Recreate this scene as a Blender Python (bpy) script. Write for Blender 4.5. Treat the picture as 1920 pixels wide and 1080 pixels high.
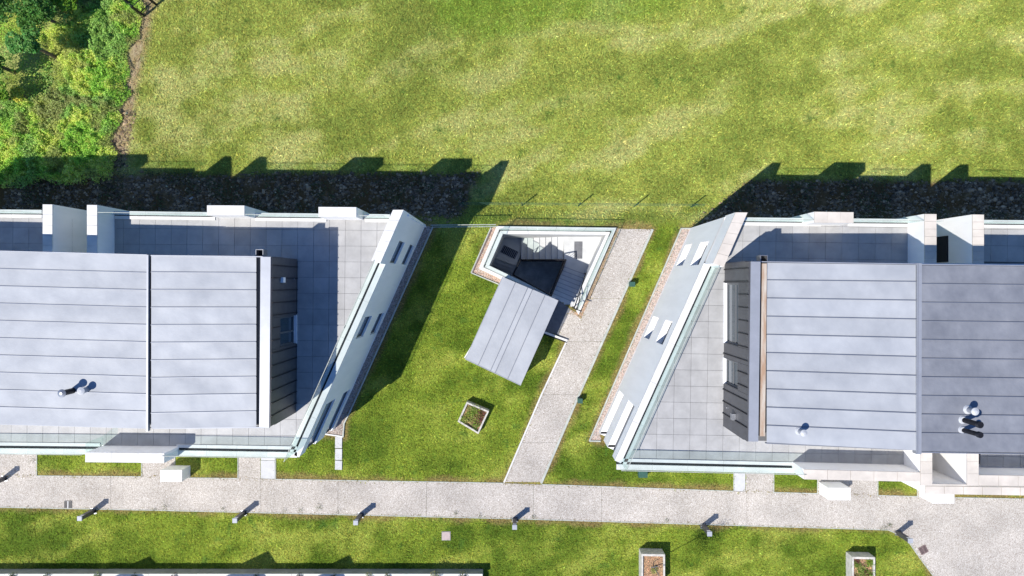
import bpy, bmesh, math, random
import numpy as np
from mathutils import Vector
R = math.radians
random.seed(7); rng = np.random.default_rng(11)
scene = bpy.context.scene
for o in list(bpy.data.objects): bpy.data.objects.remove(o)

# ------------------------------------------------------------------ camera, sky, sun
H = 31.0; FPX = 1280.0; CX, CY = 966.0, 534.0
cam_d = bpy.data.cameras.new('camera'); cam = bpy.data.objects.new('camera', cam_d)
scene.collection.objects.link(cam); scene.camera = cam
cam.location = (0, 0, H); cam.rotation_euler = (0, 0, 0)
cam_d.sensor_width = 36; cam_d.lens = 24; cam_d.clip_end = 2000
cam_d.shift_x = -6/1920; cam_d.shift_y = -6/1920
SUN_EL = R(53.6); SUN_AZ = R(180+38.2)
sdir = Vector((math.cos(SUN_EL)*math.cos(SUN_AZ), math.cos(SUN_EL)*math.sin(SUN_AZ), math.sin(SUN_EL)))
w = bpy.data.worlds.new('World'); scene.world = w; w.use_nodes = True
nt = w.node_tree; bg = nt.nodes['Background']
sky = nt.nodes.new('ShaderNodeTexSky'); sky.sky_type = 'NISHITA'; sky.sun_disc = False
sky.sun_elevation = SUN_EL; sky.sun_rotation = R(90) - SUN_AZ
sky.ozone_density = 6.0; sky.air_density = 1.0; sky.dust_density = 0.1; sky.altitude = 1500
tint = nt.nodes.new('ShaderNodeMix'); tint.data_type = 'RGBA'; tint.blend_type = 'MULTIPLY'; tint.inputs[0].default_value = 1
tint.inputs[7].default_value = (.80, .98, 1.22, 1)
nt.links.new(sky.outputs[0], tint.inputs[6]); nt.links.new(tint.outputs[2], bg.inputs[0]); bg.inputs[1].default_value = 0.10
sl = bpy.data.lights.new('sun', 'SUN'); so = bpy.data.objects.new('sun', sl); scene.collection.objects.link(so)
sl.energy = 4.3; sl.angle = R(0.53); sl.color = (1.0, 0.955, 0.89)
so.rotation_euler = sdir.to_track_quat('Z', 'Y').to_euler(); so.location = (-20, -20, 40)
scene.view_settings.view_transform = 'Standard'; scene.view_settings.look = 'None'
scene.view_settings.gamma = 1; scene.view_settings.exposure = 0.53
scene.view_settings.use_curve_mapping = False

# ------------------------------------------------------------------ helpers
C = scene.collection
def G(px, py, z=0.0):
    k = (H - z)/FPX
    return ((px - CX)*k, -(py - CY)*k)
def GP(pts, z=0.0): return [G(a, b, z) for a, b in pts]

class MB:
    def __init__(s): s.v = []; s.f = []
    def add(s, vs, fs):
        n = len(s.v); s.v += [tuple(v) for v in vs]; s.f += [tuple(i+n for i in f) for f in fs]; return s
    def prism(s, poly, z0, z1, bottom=True):
        a = sum(poly[i][0]*poly[(i+1) % len(poly)][1]-poly[(i+1) % len(poly)][0]*poly[i][1] for i in range(len(poly)))
        if a < 0: poly = poly[::-1]
        n = len(poly)
        z1s = z1 if isinstance(z1, (list, tuple)) else [z1]*n
        if a < 0 and isinstance(z1, (list, tuple)): z1s = list(z1)[::-1]
        vs = [(p[0], p[1], z0) for p in poly] + [(p[0], p[1], z) for p, z in zip(poly, z1s)]
        fs = [tuple(range(n, 2*n))] + [(i, (i+1) % n, n+(i+1) % n, n+i) for i in range(n)]
        if bottom: fs.append(tuple(range(n-1, -1, -1)))
        return s.add(vs, fs)
    def box(s, x0, x1, y0, y1, z0, z1): return s.prism([(x0, y0), (x1, y0), (x1, y1), (x0, y1)], z0, z1)
    def bar(s, a, b, wd, z0, z1):       # upright bar between two plan points
        a = Vector(a[:2]); b = Vector(b[:2]); d = (b-a).normalized(); n = Vector((-d.y, d.x))*wd/2
        return s.prism([a-n, b-n, b+n, a+n], z0, z1)
    def tube(s, a, b, r0, r1=None, n=8, cap=True):
        a = Vector(a); b = Vector(b); r1 = r0 if r1 is None else r1
        d = (b-a).normalized(); u = d.orthogonal().normalized(); v = d.cross(u)
        vs = []
        for p, r in ((a, r0), (b, r1)):
            for i in range(n):
                t = 2*math.pi*i/n; vs.append(p + u*math.cos(t)*r + v*math.sin(t)*r)
        fs = [(i, (i+1) % n, n+(i+1) % n, n+i) for i in range(n)]
        if cap: fs += [tuple(range(n-1, -1, -1)), tuple(range(n, 2*n))]
        return s.add(vs, fs)
    def build(s, name, mat, parent=None, smooth=False, bevel=0):
        me = bpy.data.meshes.new(name); me.from_pydata(s.v, [], s.f); me.update()
        me.materials.append(mat)
        o = bpy.data.objects.new(name, me); C.objects.link(o)
        if parent: o.parent = parent; o.matrix_parent_inverse = parent.matrix_world.inverted()
        if smooth:
            for p in me.polygons: p.use_smooth = True
        if bevel:
            m = o.modifiers.new('bevel', 'BEVEL'); m.width = bevel; m.segments = 2; m.limit_method = 'ANGLE'
        return o
def tag(o, label=None, cat=None, group=None, kind=None):
    if label: o['label'] = label
    if cat: o['category'] = cat
    if group: o['group'] = group
    if kind: o['kind'] = kind
    return o
def thing(name, label, cat, loc=(0, 0, 0), group=None):
    o = bpy.data.objects.new(name, None); C.objects.link(o); o.location = loc; o.empty_display_size = .3
    bpy.context.view_layer.update()
    return tag(o, label, cat, group)
def struct(mb, name, mat, **k): return tag(mb.build(name, mat, **k), kind='structure')
def copy_tree(o, parent=None):
    c = o.copy(); C.objects.link(c)
    if parent: c.parent = parent
    for ch in o.children: copy_tree(ch, c)
    return c
def clip(poly, cl):
    """Sutherland-Hodgman; cl convex, counter-clockwise"""
    out = list(poly)
    for i in range(len(cl)):
        a = cl[i]; b = cl[(i+1) % len(cl)]; inp = out; out = []
        if not inp: return []
        side = lambda p: (b[0]-a[0])*(p[1]-a[1])-(b[1]-a[1])*(p[0]-a[0])
        for j in range(len(inp)):
            p = inp[j]; q = inp[(j+1) % len(inp)]; sp, sq = side(p), side(q)
            if sp >= 0: out.append(p)
            if (sp >= 0) != (sq >= 0):
                t = sp/(sp-sq); out.append((p[0]+(q[0]-p[0])*t, p[1]+(q[1]-p[1])*t))
    return out
def area(p): return abs(sum(p[i][0]*p[(i+1) % len(p)][1]-p[(i+1) % len(p)][0]*p[i][1] for i in range(len(p))))/2 if len(p) > 2 else 0
def ccw(p):
    a = sum(p[i][0]*p[(i+1) % len(p)][1]-p[(i+1) % len(p)][0]*p[i][1] for i in range(len(p)))
    return p if a > 0 else p[::-1]
def lerp(a, b, t): return tuple(a[i]+(b[i]-a[i])*t for i in range(len(a)))
def inpoly(X, Y, poly):
    r = np.zeros(X.shape, bool); n = len(poly); j = n-1
    for i in range(n):
        xi, yi = poly[i]; xj, yj = poly[j]
        if yi != yj:
            c = ((yi > Y) != (yj > Y)) & (X < (xj-xi)*(Y-yi)/(yj-yi)+xi); r ^= c
        j = i
    return r
def segdist(X, Y, a, b):
    ax, ay = a; bx, by = b; dx, dy = bx-ax, by-ay
    t = np.clip(((X-ax)*dx+(Y-ay)*dy)/(dx*dx+dy*dy+1e-12), 0, 1)
    return np.hypot(X-ax-t*dx, Y-ay-t*dy)
def polydist(X, Y, poly):
    d = np.full(X.shape, 1e9)
    for i in range(len(poly)): d = np.minimum(d, segdist(X, Y, poly[i], poly[(i+1) % len(poly)]))
    return d
_lat = rng.random((256, 256))
def vnoise(X, Y, s, ox=0.0):
    x = X/s+ox+100; y = Y/s+ox*1.7+100
    xi = np.floor(x).astype(int); yi = np.floor(y).astype(int); fx = x-xi; fy = y-yi
    fx = fx*fx*(3-2*fx); fy = fy*fy*(3-2*fy)
    g = lambda a, b: _lat[a & 255, b & 255]
    return (g(xi, yi)*(1-fx)+g(xi+1, yi)*fx)*(1-fy)+(g(xi, yi+1)*(1-fx)+g(xi+1, yi+1)*fx)*fy
def fbm(X, Y, s, o=4, ox=0.0, gain=.55):
    r = 0; a = 1; t = 0
    for i in range(o): r = r+a*vnoise(X, Y, s/2**i, ox+i*13.7); t += a; a *= gain
    return r/t
def sm(a, b, x): t = np.clip((x-a)/(b-a), 0, 1); return t*t*(3-2*t)

# ------------------------------------------------------------------ materials
def mat(name, col, rough=.7, metal=0, nscale=0, nvar=0, bump=0, bscale=40, spec=.3, rnd=0, col2=None, detail=6, stretch=None, contrast=(.35, .65)):
    m = bpy.data.materials.new(name); m.use_nodes = True; n = m.node_tree; L = n.links
    p = n.nodes['Principled BSDF']; p.inputs['Roughness'].default_value = rough; p.inputs['Metallic'].default_value = metal
    p.inputs['Specular IOR Level'].default_value = spec
    geo = n.nodes.new('ShaderNodeNewGeometry'); pos = geo.outputs['Position']
    if stretch:
        vm = n.nodes.new('ShaderNodeVectorMath'); vm.operation = 'MULTIPLY'; L.new(pos, vm.inputs[0]); vm.inputs[1].default_value = stretch; pos2 = vm.outputs[0]
    else: pos2 = pos
    base = None
    c1 = tuple(col)+(1,)
    if nscale:
        c2 = tuple(col2)+(1,) if col2 else tuple(c*(1-nvar) for c in col)+(1,)
        no = n.nodes.new('ShaderNodeTexNoise'); no.inputs['Scale'].default_value = nscale; no.inputs['Detail'].default_value = detail
        no.inputs['Roughness'].default_value = .62
        L.new(pos2, no.inputs['Vector'])
        cr = n.nodes.new('ShaderNodeValToRGB'); cr.color_ramp.elements[0].position = contrast[0]; cr.color_ramp.elements[1].position = contrast[1]
        cr.color_ramp.elements[0].color = c2; cr.color_ramp.elements[1].color = c1
        L.new(no.outputs[0], cr.inputs[0]); base = cr.outputs[0]
    if rnd:
        oi = n.nodes.new('ShaderNodeObjectInfo'); mr = n.nodes.new('ShaderNodeMapRange')
        mr.inputs['To Min'].default_value = 1-rnd; mr.inputs['To Max'].default_value = 1+rnd*.4; L.new(oi.outputs['Random'], mr.inputs[0])
        mx = n.nodes.new('ShaderNodeMix'); mx.data_type = 'RGBA'; mx.blend_type = 'MULTIPLY'; mx.inputs[0].default_value = 1
        if base: L.new(base, mx.inputs[6])
        else: mx.inputs[6].default_value = c1
        L.new(mr.outputs[0], mx.inputs[7]); base = mx.outputs[2]
    if base: L.new(base, p.inputs['Base Color'])
    else: p.inputs['Base Color'].default_value = c1
    if bump:
        nb = n.nodes.new('ShaderNodeTexNoise'); nb.inputs['Scale'].default_value = bscale; nb.inputs['Detail'].default_value = 4; L.new(pos, nb.inputs['Vector'])
        b = n.nodes.new('ShaderNodeBump'); b.inputs['Strength'].default_value = 1; b.inputs['Distance'].default_value = bump
        L.new(nb.outputs[0], b.inputs['Height']); L.new(b.outputs[0], p.inputs['Normal'])
    return m
def attr_mat(name, rough=.85, transl=0, spec=.15, fine=0):
    m = bpy.data.materials.new(name); m.use_nodes = True; n = m.node_tree; L = n.links
    p = n.nodes['Principled BSDF']; p.inputs['Roughness'].default_value = rough; p.inputs['Specular IOR Level'].default_value = spec
    a = n.nodes.new('ShaderNodeAttribute'); a.attribute_name = 'col'; col = a.outputs['Color']
    if fine:
        geo = n.nodes.new('ShaderNodeNewGeometry'); no = n.nodes.new('ShaderNodeTexNoise'); no.inputs['Scale'].default_value = fine; no.inputs['Detail'].default_value = 5
        no.inputs['Roughness'].default_value = .7
        L.new(geo.outputs['Position'], no.inputs['Vector'])
        mr = n.nodes.new('ShaderNodeMapRange'); mr.inputs['From Min'].default_value = .3; mr.inputs['From Max'].default_value = .7; mr.inputs['To Min'].default_value = .55; mr.inputs['To Max'].default_value = 1.35
        L.new(no.outputs[0], mr.inputs[0]); mx = n.nodes.new('ShaderNodeMix'); mx.data_type = 'RGBA'; mx.blend_type = 'MULTIPLY'; mx.inputs[0].default_value = 1
        L.new(col, mx.inputs[6]); L.new(mr.outputs[0], mx.inputs[7]); col = mx.outputs[2]
        b = n.nodes.new('ShaderNodeBump'); b.inputs['Distance'].default_value = .03; L.new(no.outputs[0], b.inputs['Height']); L.new(b.outputs[0], p.inputs['Normal'])
    L.new(col, p.inputs['Base Color'])
    if transl:
        t = n.nodes.new('ShaderNodeBsdfTranslucent'); L.new(col, t.inputs[0]); ms = n.nodes.new('ShaderNodeMixShader'); ms.inputs[0].default_value = transl
        L.new(p.outputs[0], ms.inputs[1]); L.new(t.outputs[0], ms.inputs[2]); L.new(ms.outputs[0], n.nodes['Material Output'].inputs[0])
    return m
def glass_mat(name, tint):
    m = bpy.data.materials.new(name); m.use_nodes = True; n = m.node_tree; L = n.links
    n.nodes.remove(n.nodes['Principled BSDF'])
    t = n.nodes.new('ShaderNodeBsdfTransparent'); t.inputs[0].default_value = tint+(1,)
    g = n.nodes.new('ShaderNodeBsdfGlossy'); g.inputs['Roughness'].default_value = .02
    lw = n.nodes.new('ShaderNodeLayerWeight'); lw.inputs[0].default_value = .5
    pw = n.nodes.new('ShaderNodeMath'); pw.operation = 'POWER'; L.new(lw.outputs['Facing'], pw.inputs[0]); pw.inputs[1].default_value = 3.5
    fr = n.nodes.new('ShaderNodeMapRange'); fr.inputs['To Min'].default_value = .03; fr.inputs['To Max'].default_value = .17; L.new(pw.outputs[0], fr.inputs[0])
    ms = n.nodes.new('ShaderNodeMixShader'); L.new(fr.outputs[0], ms.inputs[0]); L.new(t.outputs[0], ms.inputs[1]); L.new(g.outputs[0], ms.inputs[2])
    L.new(ms.outputs[0], n.nodes['Material Output'].inputs[0]); return m
def speckle(name, cols, scale, rough=.85, bump=.01, stain=.12):
    """exposed aggregate: voronoi cells take colours from a ramp"""
    m = bpy.data.materials.new(name); m.use_nodes = True; n = m.node_tree; L = n.links
    p = n.nodes['Principled BSDF']; p.inputs['Roughness'].default_value = rough; p.inputs['Specular IOR Level'].default_value = .2
    geo = n.nodes.new('ShaderNodeNewGeometry')
    v = n.nodes.new('ShaderNodeTexVoronoi'); v.inputs['Scale'].default_value = scale; L.new(geo.outputs['Position'], v.inputs['Vector'])
    sx = n.nodes.new('ShaderNodeSeparateColor'); L.new(v.outputs['Color'], sx.inputs[0])
    cr = n.nodes.new('ShaderNodeValToRGB'); cr.color_ramp.interpolation = 'LINEAR'
    e = cr.color_ramp.elements
    for i, c in enumerate(cols):
        t = i/(len(cols)-1)
        el = e[0] if i == 0 else (e[1] if i == len(cols)-1 else e.new(t)); el.position = t; el.color = tuple(c)+(1,)
    L.new(sx.outputs[0], cr.inputs[0])
    no = n.nodes.new('ShaderNodeTexNoise'); no.inputs['Scale'].default_value = .6; no.inputs['Detail'].default_value = 7; no.inputs['Roughness'].default_value = .6
    L.new(geo.outputs['Position'], no.inputs['Vector'])
    mr = n.nodes.new('ShaderNodeMapRange'); mr.inputs['From Min'].default_value = .3; mr.inputs['From Max'].default_value = .7; mr.inputs['To Min'].default_value = 1-stain; mr.inputs['To Max'].default_value = 1+stain*.6
    L.new(no.outputs[0], mr.inputs[0]); mx = n.nodes.new('ShaderNodeMix'); mx.data_type = 'RGBA'; mx.blend_type = 'MULTIPLY'; mx.inputs[0].default_value = 1
    L.new(cr.outputs[0], mx.inputs[6]); L.new(mr.outputs[0], mx.inputs[7]); L.new(mx.outputs[2], p.inputs['Base Color'])
    if bump:
        b = n.nodes.new('ShaderNodeBump'); b.inputs['Distance'].default_value = bump; b.inputs['Strength'].default_value = .6
        L.new(v.outputs['Distance'], b.inputs['Height']); b.invert = True; L.new(b.outputs[0], p.inputs['Normal'])
    return m
M = {}
M['render'] = mat('white_render', (.90, .885, .86), .8, nscale=2.2, stretch=(1, 1, .2), nvar=.07, bump=.004, bscale=60)
M['coping'] = mat('coping_stone', (.70, .69, .66), .75, nscale=1.6, nvar=.16, bump=.004, bscale=50, rnd=.07)
M['coping_warm'] = mat('coping_stone_weathered', (.64, .585, .515), .8, nscale=1.4, nvar=.2, bump=.004, bscale=50, rnd=.08)
M['slab'] = mat('porcelain_slab', (.41, .405, .395), .6, nscale=1.8, nvar=.2, bump=.002, bscale=30, rnd=.09)
M['slab_base'] = mat('slab_bedding', (.13, .13, .13), .9)
M['zinc'] = mat('pale_zinc_sheet', (.405, .42, .435), .60, metal=.06, nscale=.8, col2=(.315, .33, .35), spec=.28, rnd=.07, bump=.02, bscale=1.5, detail=3, contrast=(.3, .68))
M['zinc_dark'] = mat('dull_sheen_zinc_sheet', (.25, .26, .285), .58, metal=.08, nscale=.8, col2=(.155, .165, .19), spec=.35, rnd=.07, bump=.04, bscale=1.5, detail=3, contrast=(.3, .7))  # same zinc darkened: the far right roof's duller sheen put into the colour
M['zinc_seam'] = mat('zinc_seam', (.22, .235, .27), .5, metal=.4)
M['zinc_trim'] = mat('zinc_trim', (.37, .385, .415), .48, metal=.4, nscale=2, nvar=.12)
M['clad'] = mat('anthracite_cladding', (.10, .10, .107), .48, metal=.3, nscale=3, nvar=.2, rnd=.08, spec=.5)
M['black'] = mat('black_metal', (.018, .018, .022), .45, metal=.3, nscale=8, nvar=.3)
M['gap'] = mat('dark_channel', (.03, .03, .035), .8, nscale=5, nvar=.3)
M['steel'] = mat('grey_steel', (.33, .34, .36), .4, metal=.7, nscale=5, nvar=.2)
M['cap_grey'] = mat('grey_cap', (.36, .38, .42), .5, nscale=9, nvar=.15)
M['dark_steel'] = mat('dark_steel', (.13, .125, .12), .6, nscale=9, nvar=.3)
M['cowl_grey'] = mat('galvanised_cowl', (.50, .51, .52), .5, nscale=9, nvar=.2)
M['planter'] = mat('planter_render', (.60, .57, .51), .85, nscale=6, nvar=.3, bump=.004)
M['timber'] = mat('weathered_board', (.50, .45, .38), .8, nscale=1.2, col2=(.36, .24, .16), stretch=(6, 1, 1), bump=.004)
M['pane'] = mat('window_glass', (.03, .05, .065), .05, spec=.5)
M['slit_pane'] = mat('pale_slit_glass', (.17, .215, .28), .15, spec=.6, nscale=1.5, nvar=.2)  # pale blue-grey colour for the slit window panes
M['glass'] = glass_mat('balustrade_glass', (.915, .965, .95))
M['frame'] = mat('window_frame_grey', (.12, .125, .13), .5)
M['frame_w'] = mat('white_trim', (.82, .82, .82), .5)
M['path'] = speckle('resin_bound_gravel', [(.28, .24, .20), (.46, .42, .37), (.54, .50, .45), (.59, .555, .505)], 46, bump=.010, stain=.2)
M['paver'] = mat('smooth_paver', (.52, .52, .52), .8, nscale=3, nvar=.14, bump=.003, rnd=.05)
M['kerb'] = mat('concrete_edging', (.46, .48, .43), .85, nscale=3, nvar=.25, bump=.004)
M['pebbles'] = speckle('pink_pebble_bed', [(.16, .13, .105), (.38, .32, .27), (.50, .43, .375), (.60, .55, .50)], 30, bump=.02, stain=.2)
M['stones'] = attr_mat('pebbles', .7, spec=.3)
M['dark_grey'] = mat('dark_paving', (.16, .165, .18), .8, nscale=4, nvar=.25, bump=.004)
M['well'] = mat('well_concrete', (.56, .57, .57), .8, nscale=1.8, nvar=.16, bump=.004)
M['well_floor'] = mat('well_floor', (.45, .50, .52), .6, nscale=2.5, nvar=.4)
M['brown'] = mat('brown_cover', (.25, .18, .17), .7, nscale=14, nvar=.3, bump=.004)
M['soilbed'] = mat('bark_mulch', (.42, .27, .16), .95, nscale=14, col2=(.14, .085, .05), bump=.02, bscale=25)
M['conc_grey'] = mat('grey_concrete', (.40, .385, .35), .85, nscale=2.2, nvar=.25, bump=.005, rnd=.06)
M['bark'] = mat('bark', (.16, .12, .085), .9, nscale=9, nvar=.4, bump=.01)
M['green'] = mat('green_enamel', (.035, .10, .075), .5, nscale=6, nvar=.2)
M['leaf'] = attr_mat('leaves', .55, transl=.25, spec=.3)
M['grass'] = attr_mat('grass_blades', .75, transl=.2)
M['ground'] = attr_mat('turf_ground', .95, fine=16)
M['canvas'] = mat('parasol_canvas', (.6, .6, .58), .9, nscale=4, nvar=.1)

# ------------------------------------------------------------------ plan (polygons in metres on the ground)
ZT = 5.12; ZL = 5.17; ZP = 6.2; ZR = 7.85
path_main = GP([(-80, 888), (70, 892), (265, 893.5), (446, 896.5), (517, 898.5), (945, 906), (1375, 921), (1535, 925.5), (1645, 929), (1790, 933), (2000, 937),
                (2000, 1130), (1782, 1130), (1752, 1082), (1722, 1042), (1700, 1010), (1683, 1001), (1665, 993), (1330, 983), (960, 972), (330, 957), (-80, 949)])
path_mid = GP([(1161, 429), (1223, 430), (1165, 560), (1085, 740), (1014, 907.5), (945.5, 906), (1016, 740), (1063, 638), (1047, 629), (1069.5, 580), (1089, 598), (1113, 545)])
spur = []
for a, b, yb in ((-80, 69, 892), (267, 328, 895), (447, 488.5, 897.5)):
    spur.append(GP([(a, 795), (b, 795), (b, yb), (a, yb)]))
for a, b, yb in ((1398, 1450, 924), (1533, 1645, 929), (1720, 1790, 933)):
    spur.append(GP([(a, 815), (b, 815), (b, yb), (a, yb)]))
pavers = [GP([(489.5, 795), (516, 795), (516, 898.2), (489.5, 897.6)]), GP([(1376.5, 815), (1397, 815), (1397, 921.6), (1376.5, 921)])]
strip_l = GP([(797, 423), (811.5, 426), (657, 770), (645, 794), (643, 818), (611, 813)])
strip_r = GP([(1277, 429), (1300, 428), (1125.5, 815), (1127, 826), (1105, 826)])
well_in = GP([(943, 439), (1135, 441), (1074, 573), (917.5, 498)])
well_out = GP([(931.5, 424), (1156, 427), (1085.5, 588), (1070, 581), (1044, 567), (897.5, 504)])
stone_l = GP([(921, 428), (932, 424), (898, 504), (1044, 567), (1040, 575), (884, 511)])
stone_r = GP([(1157, 427), (1161.5, 429), (1113, 545), (1089.5, 597), (1067, 586), (1070, 581), (1085.5, 588)])
shade_paving = GP([(1020, 560), (1046, 561), (1069.5, 580), (1047, 629), (1020, 622), (985, 606), (1010, 550)])
bl_c = [G(756.7, 393.3, ZP), G(560, 857.5, ZL)]     # slanted east wall of the left building, outer face
br_c = [G(1376.5, 401, ZP), G(1153.5, 864, ZL)]     # slanted west wall of the right building
build_l = [(-30, 2.77), (bl_c[0][0], 2.72), bl_c[1], (-30, -6.35)]
build_r = [br_c[0], (30, 2.35), (30, -7.3), br_c[1]]
shelter = GP([(942, 519.5), (1046.5, 563.5), (975.8, 722.5), (872.5, 673.5)], 2.0)

# ------------------------------------------------------------------ ground (one colour-mapped turf sheet with the stairwell opening)
gx = np.arange(-24, 24.01, .1); gy = np.arange(-14.5, 14.01, .1)
XX, YY = np.meshgrid(gx, gy)
hard = [path_main, path_mid, strip_l, strip_r, well_out, shade_paving, stone_l, stone_r, build_l, build_r] + spur + pavers + [shelter]
def gz(X, Y):      # the field lies a little lower than the gardens
    return -.38*sm(2.75, 3.6, Y)
def pxy(X, Y): return CX+X*FPX/H, CY-Y*FPX/H
def soil_mask(X, Y):
    px, py = pxy(X, Y); n = (fbm(X, Y, 1.2, 4, 3.1)-.5)*34; n2 = (fbm(X, Y, 2.5, 3, 8.1)-.5)*60
    top = sm(316, 332, py+n*.5)
    left = top*(1-sm(880, 905, px+n*.6+(py-340)*.5))*(1-sm(398, 420, py+n*.5-np.clip(780-px, 0, 100)))
    right = (1-sm(425, 432, py))*sm(330, 344, py+n*.3)*sm(1318, 1350, px-(400-py)*1.22+n*.35)*(px > 1200)
    edge = 277-(py)*.19+n*.35        # worn earth at the foot of the thicket
    worn = sm(edge-34, edge-22, px)*(1-sm(edge-4, edge+16, px+n2*.3))*(1-sm(300, 330, py))
    return np.clip(left+right, 0, 1), np.clip(worn, 0, 1)
C_FIELD = np.array((.282, .330, .062)); C_FIELD2 = np.array((.185, .232, .040)); C_FIELD3 = np.array((.405, .415, .150))
C_LAWN = np.array((.185, .250, .026)); C_LAWN2 = np.array((.085, .140, .012)); C_LAWN3 = np.array((.320, .350, .065)); C_DRY = np.array((.25, .18, .075))
C_SOIL = np.array((.115, .072, .030)); C_SOIL2 = np.array((.24, .165, .085)); C_WORN = np.array((.36, .28, .19)); C_LUSH = np.array((0.1380, 0.2400, 0.0216))
def mixc(a, b, t): return a*(1-t[..., None])+b*t[..., None]
def ground_col(X, Y, edge=None):
    px, py = pxy(X, Y)
    sh = lambda v: v[..., None]*np.ones(3)
    big = fbm(X, Y, 3.6, 5, 1.3); mid = fbm(X, Y, .9, 4, 5.9); st = fbm(X*.32+Y*.5, (X*-.42+Y)*1.25, 1.5, 5, 21.)
    a = np.ones(X.shape+(3,))
    t1 = sm(.38, .60, big*.35+mid*.35+st*.3); t2 = sm(.48, .74, st*.7+mid*.3)
    field = mixc(mixc(a*C_FIELD2, a*C_FIELD, t1), a*C_FIELD3, t2*.75)
    lawn = mixc(mixc(a*C_LAWN2, a*C_LAWN, t1), a*C_LAWN3, t2*.7)
    zn = sm(400, 450, py+(mid-.5)*60)
    c = mixc(field, lawn, zn)
    lush = np.maximum(np.exp(-(((px-930)/150)**2+((py+5)/85)**2)*1.1), .8*np.exp(-((px-1130)/170)**2-((py)/45)**2))
    c = mixc(c, a*C_LUSH, np.clip(sm(.25, .6, lush+(mid-.5)*.5)*.6*(py < 200), 0, 1))
    olive = np.exp(-(((px-1120)/330)**2+((py-170)/90)**2))*.4
    c = mixc(c, a*C_FIELD2, olive*sm(.35, .7, mid))
    if edge is None:
        edge = np.full(X.shape, 9.)
        for pl in (path_main, path_mid, strip_l, strip_r, well_out): edge = np.minimum(edge, polydist(X, Y, pl))
    dry = (1-sm(.02, .34, edge+(mid-.5)*.5))*.75*(py > 400)
    c = mixc(c, a*C_DRY, dry)
    s, wn = soil_mask(X, Y)
    f = vnoise(X, Y, .16, 4.4)
    c = mixc(c, mixc(a*C_SOIL, a*C_SOIL2, sm(.5, .85, f*.5+mid*.5)), s)
    c = mixc(c, mixc(a*C_WORN, a*C_DRY, f), wn*.9)
    # seedlings and clover tufts
    tf = sm(.86, .93, vnoise(X, Y, .30, 33.3))*sm(.5, .6, vnoise(X, Y, 1.7, 12.))
    c = mixc(c, a*np.array((.06, .14, .02)), tf*.6*(1-s))
    return c
def set_col(me, col):
    at = me.color_attributes.new('col', 'FLOAT_COLOR', 'POINT')
    d = np.ones((len(col), 4), np.float32); d[:, :3] = col; at.data.foreach_set('color', d.ravel())
def fast_mesh(name, V, F, mt, col=None, parent=None):
    me = bpy.data.meshes.new(name); k = F.shape[1]
    me.vertices.add(len(V)); me.vertices.foreach_set('co', V.astype(np.float32).ravel())
    me.loops.add(F.size); me.loops.foreach_set('vertex_index', F.astype(np.int32).ravel())
    me.polygons.add(len(F)); me.polygons.foreach_set('loop_start', np.arange(0, F.size, k, dtype=np.int32))
    try: me.polygons.foreach_set('loop_total', np.full(len(F), k, np.int32))
    except Exception: pass
    me.update(calc_edges=True); me.materials.append(mt)
    if col is not None: set_col(me, col)
    o = bpy.data.objects.new(name, me); C.objects.link(o)
    if parent: o.parent = parent; o.matrix_parent_inverse = parent.matrix_world.inverted()
    return o
ny, nx = XX.shape
S_, W_ = soil_mask(XX, YY)
ZZ = (S_*.09*(fbm(XX, YY, .5, 4, 7.7)-.5)*1.6) + .03*(fbm(XX, YY, 1.3, 3, 2.2)-.5)*(W_+.15)
hardm = np.zeros(XX.shape, bool)
for pl in hard: hardm |= inpoly(XX, YY, pl) | (polydist(XX, YY, pl) < .15)
ZZ = np.where(hardm, 0, ZZ)+gz(XX, YY)
V = np.stack([XX, YY, ZZ], -1).reshape(-1, 3)
idx = np.arange(nx*ny).reshape(ny, nx)
F = np.stack([idx[:-1, :-1], idx[:-1, 1:], idx[1:, 1:], idx[1:, :-1]], -1).reshape(-1, 4)
cen = V[F].mean(1)
wo_mid = [lerp(a, b, .45) for a, b in zip(GP([(931.5, 424), (1156, 427), (1077, 580), (897.5, 504)]), well_in)]
keep = ~inpoly(cen[:, 0], cen[:, 1], wo_mid)
gcol = ground_col(XX, YY)
g = fast_mesh('lawn', V, F[keep], M['ground'], gcol.reshape(-1, 3)); tag(g, kind='structure')
mb = MB()
for x0, x1, y0, y1, z in ((-400, -24, -400, 2.75, 0), (24, 400, -400, 2.75, 0), (-400, -24, 3.6, 400, -.38), (24, 400, 3.6, 400, -.38), (-400, -24, 2.75, 3.6, None), (24, 400, 2.75, 3.6, None), (-24, 24, 14, 400, -.38), (-24, 24, -400, -14.5, 0)):
    za, zb = (0, -.38) if z is None else (z, z)
    mb.add([(x0, y0, za), (x1, y0, za), (x1, y1, zb), (x0, y1, zb)], [(0, 1, 2, 3)])
struct(mb, 'ground', mat('far_turf', (.13, .165, .03), .95, nscale=.5, nvar=.4))

# paths, spurs and edging
def sheet(poly, z, name, mt, t=.03): return struct(MB().prism(poly, z-t-.02, z), name, mt)
cuts = [-80, 208, 488, 634, 800, 1000, 1128, 1400, 1560, 1700, 2000]
for i in range(len(cuts)-1):
    a, b = cuts[i], cuts[i+1]; g_ = .22
    band = ccw(GP([(a+g_, 860), (b-g_, 860), (b-g_, 1200), (a+g_, 1200)]))
    pl = clip(path_main, band)
    if area(pl) > .05: sheet(pl, .020, 'path', M['path'])
mid_cut = [420, 560, 640, 740, 830, 903.8]
for i in range(len(mid_cut)-1):
    pl = clip(path_mid, ccw(GP([(800, mid_cut[i]+.2), (1400, mid_cut[i]+.2), (1400, mid_cut[i+1]-.2), (800, mid_cut[i+1]-.2)])))
    # two pieces where the clip separates is fine: same sheet
    if area(pl) > .05: sheet(pl, .018, 'path', M['path'])
for s in spur: sheet(s, .014, 'path', M['path'])
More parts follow.
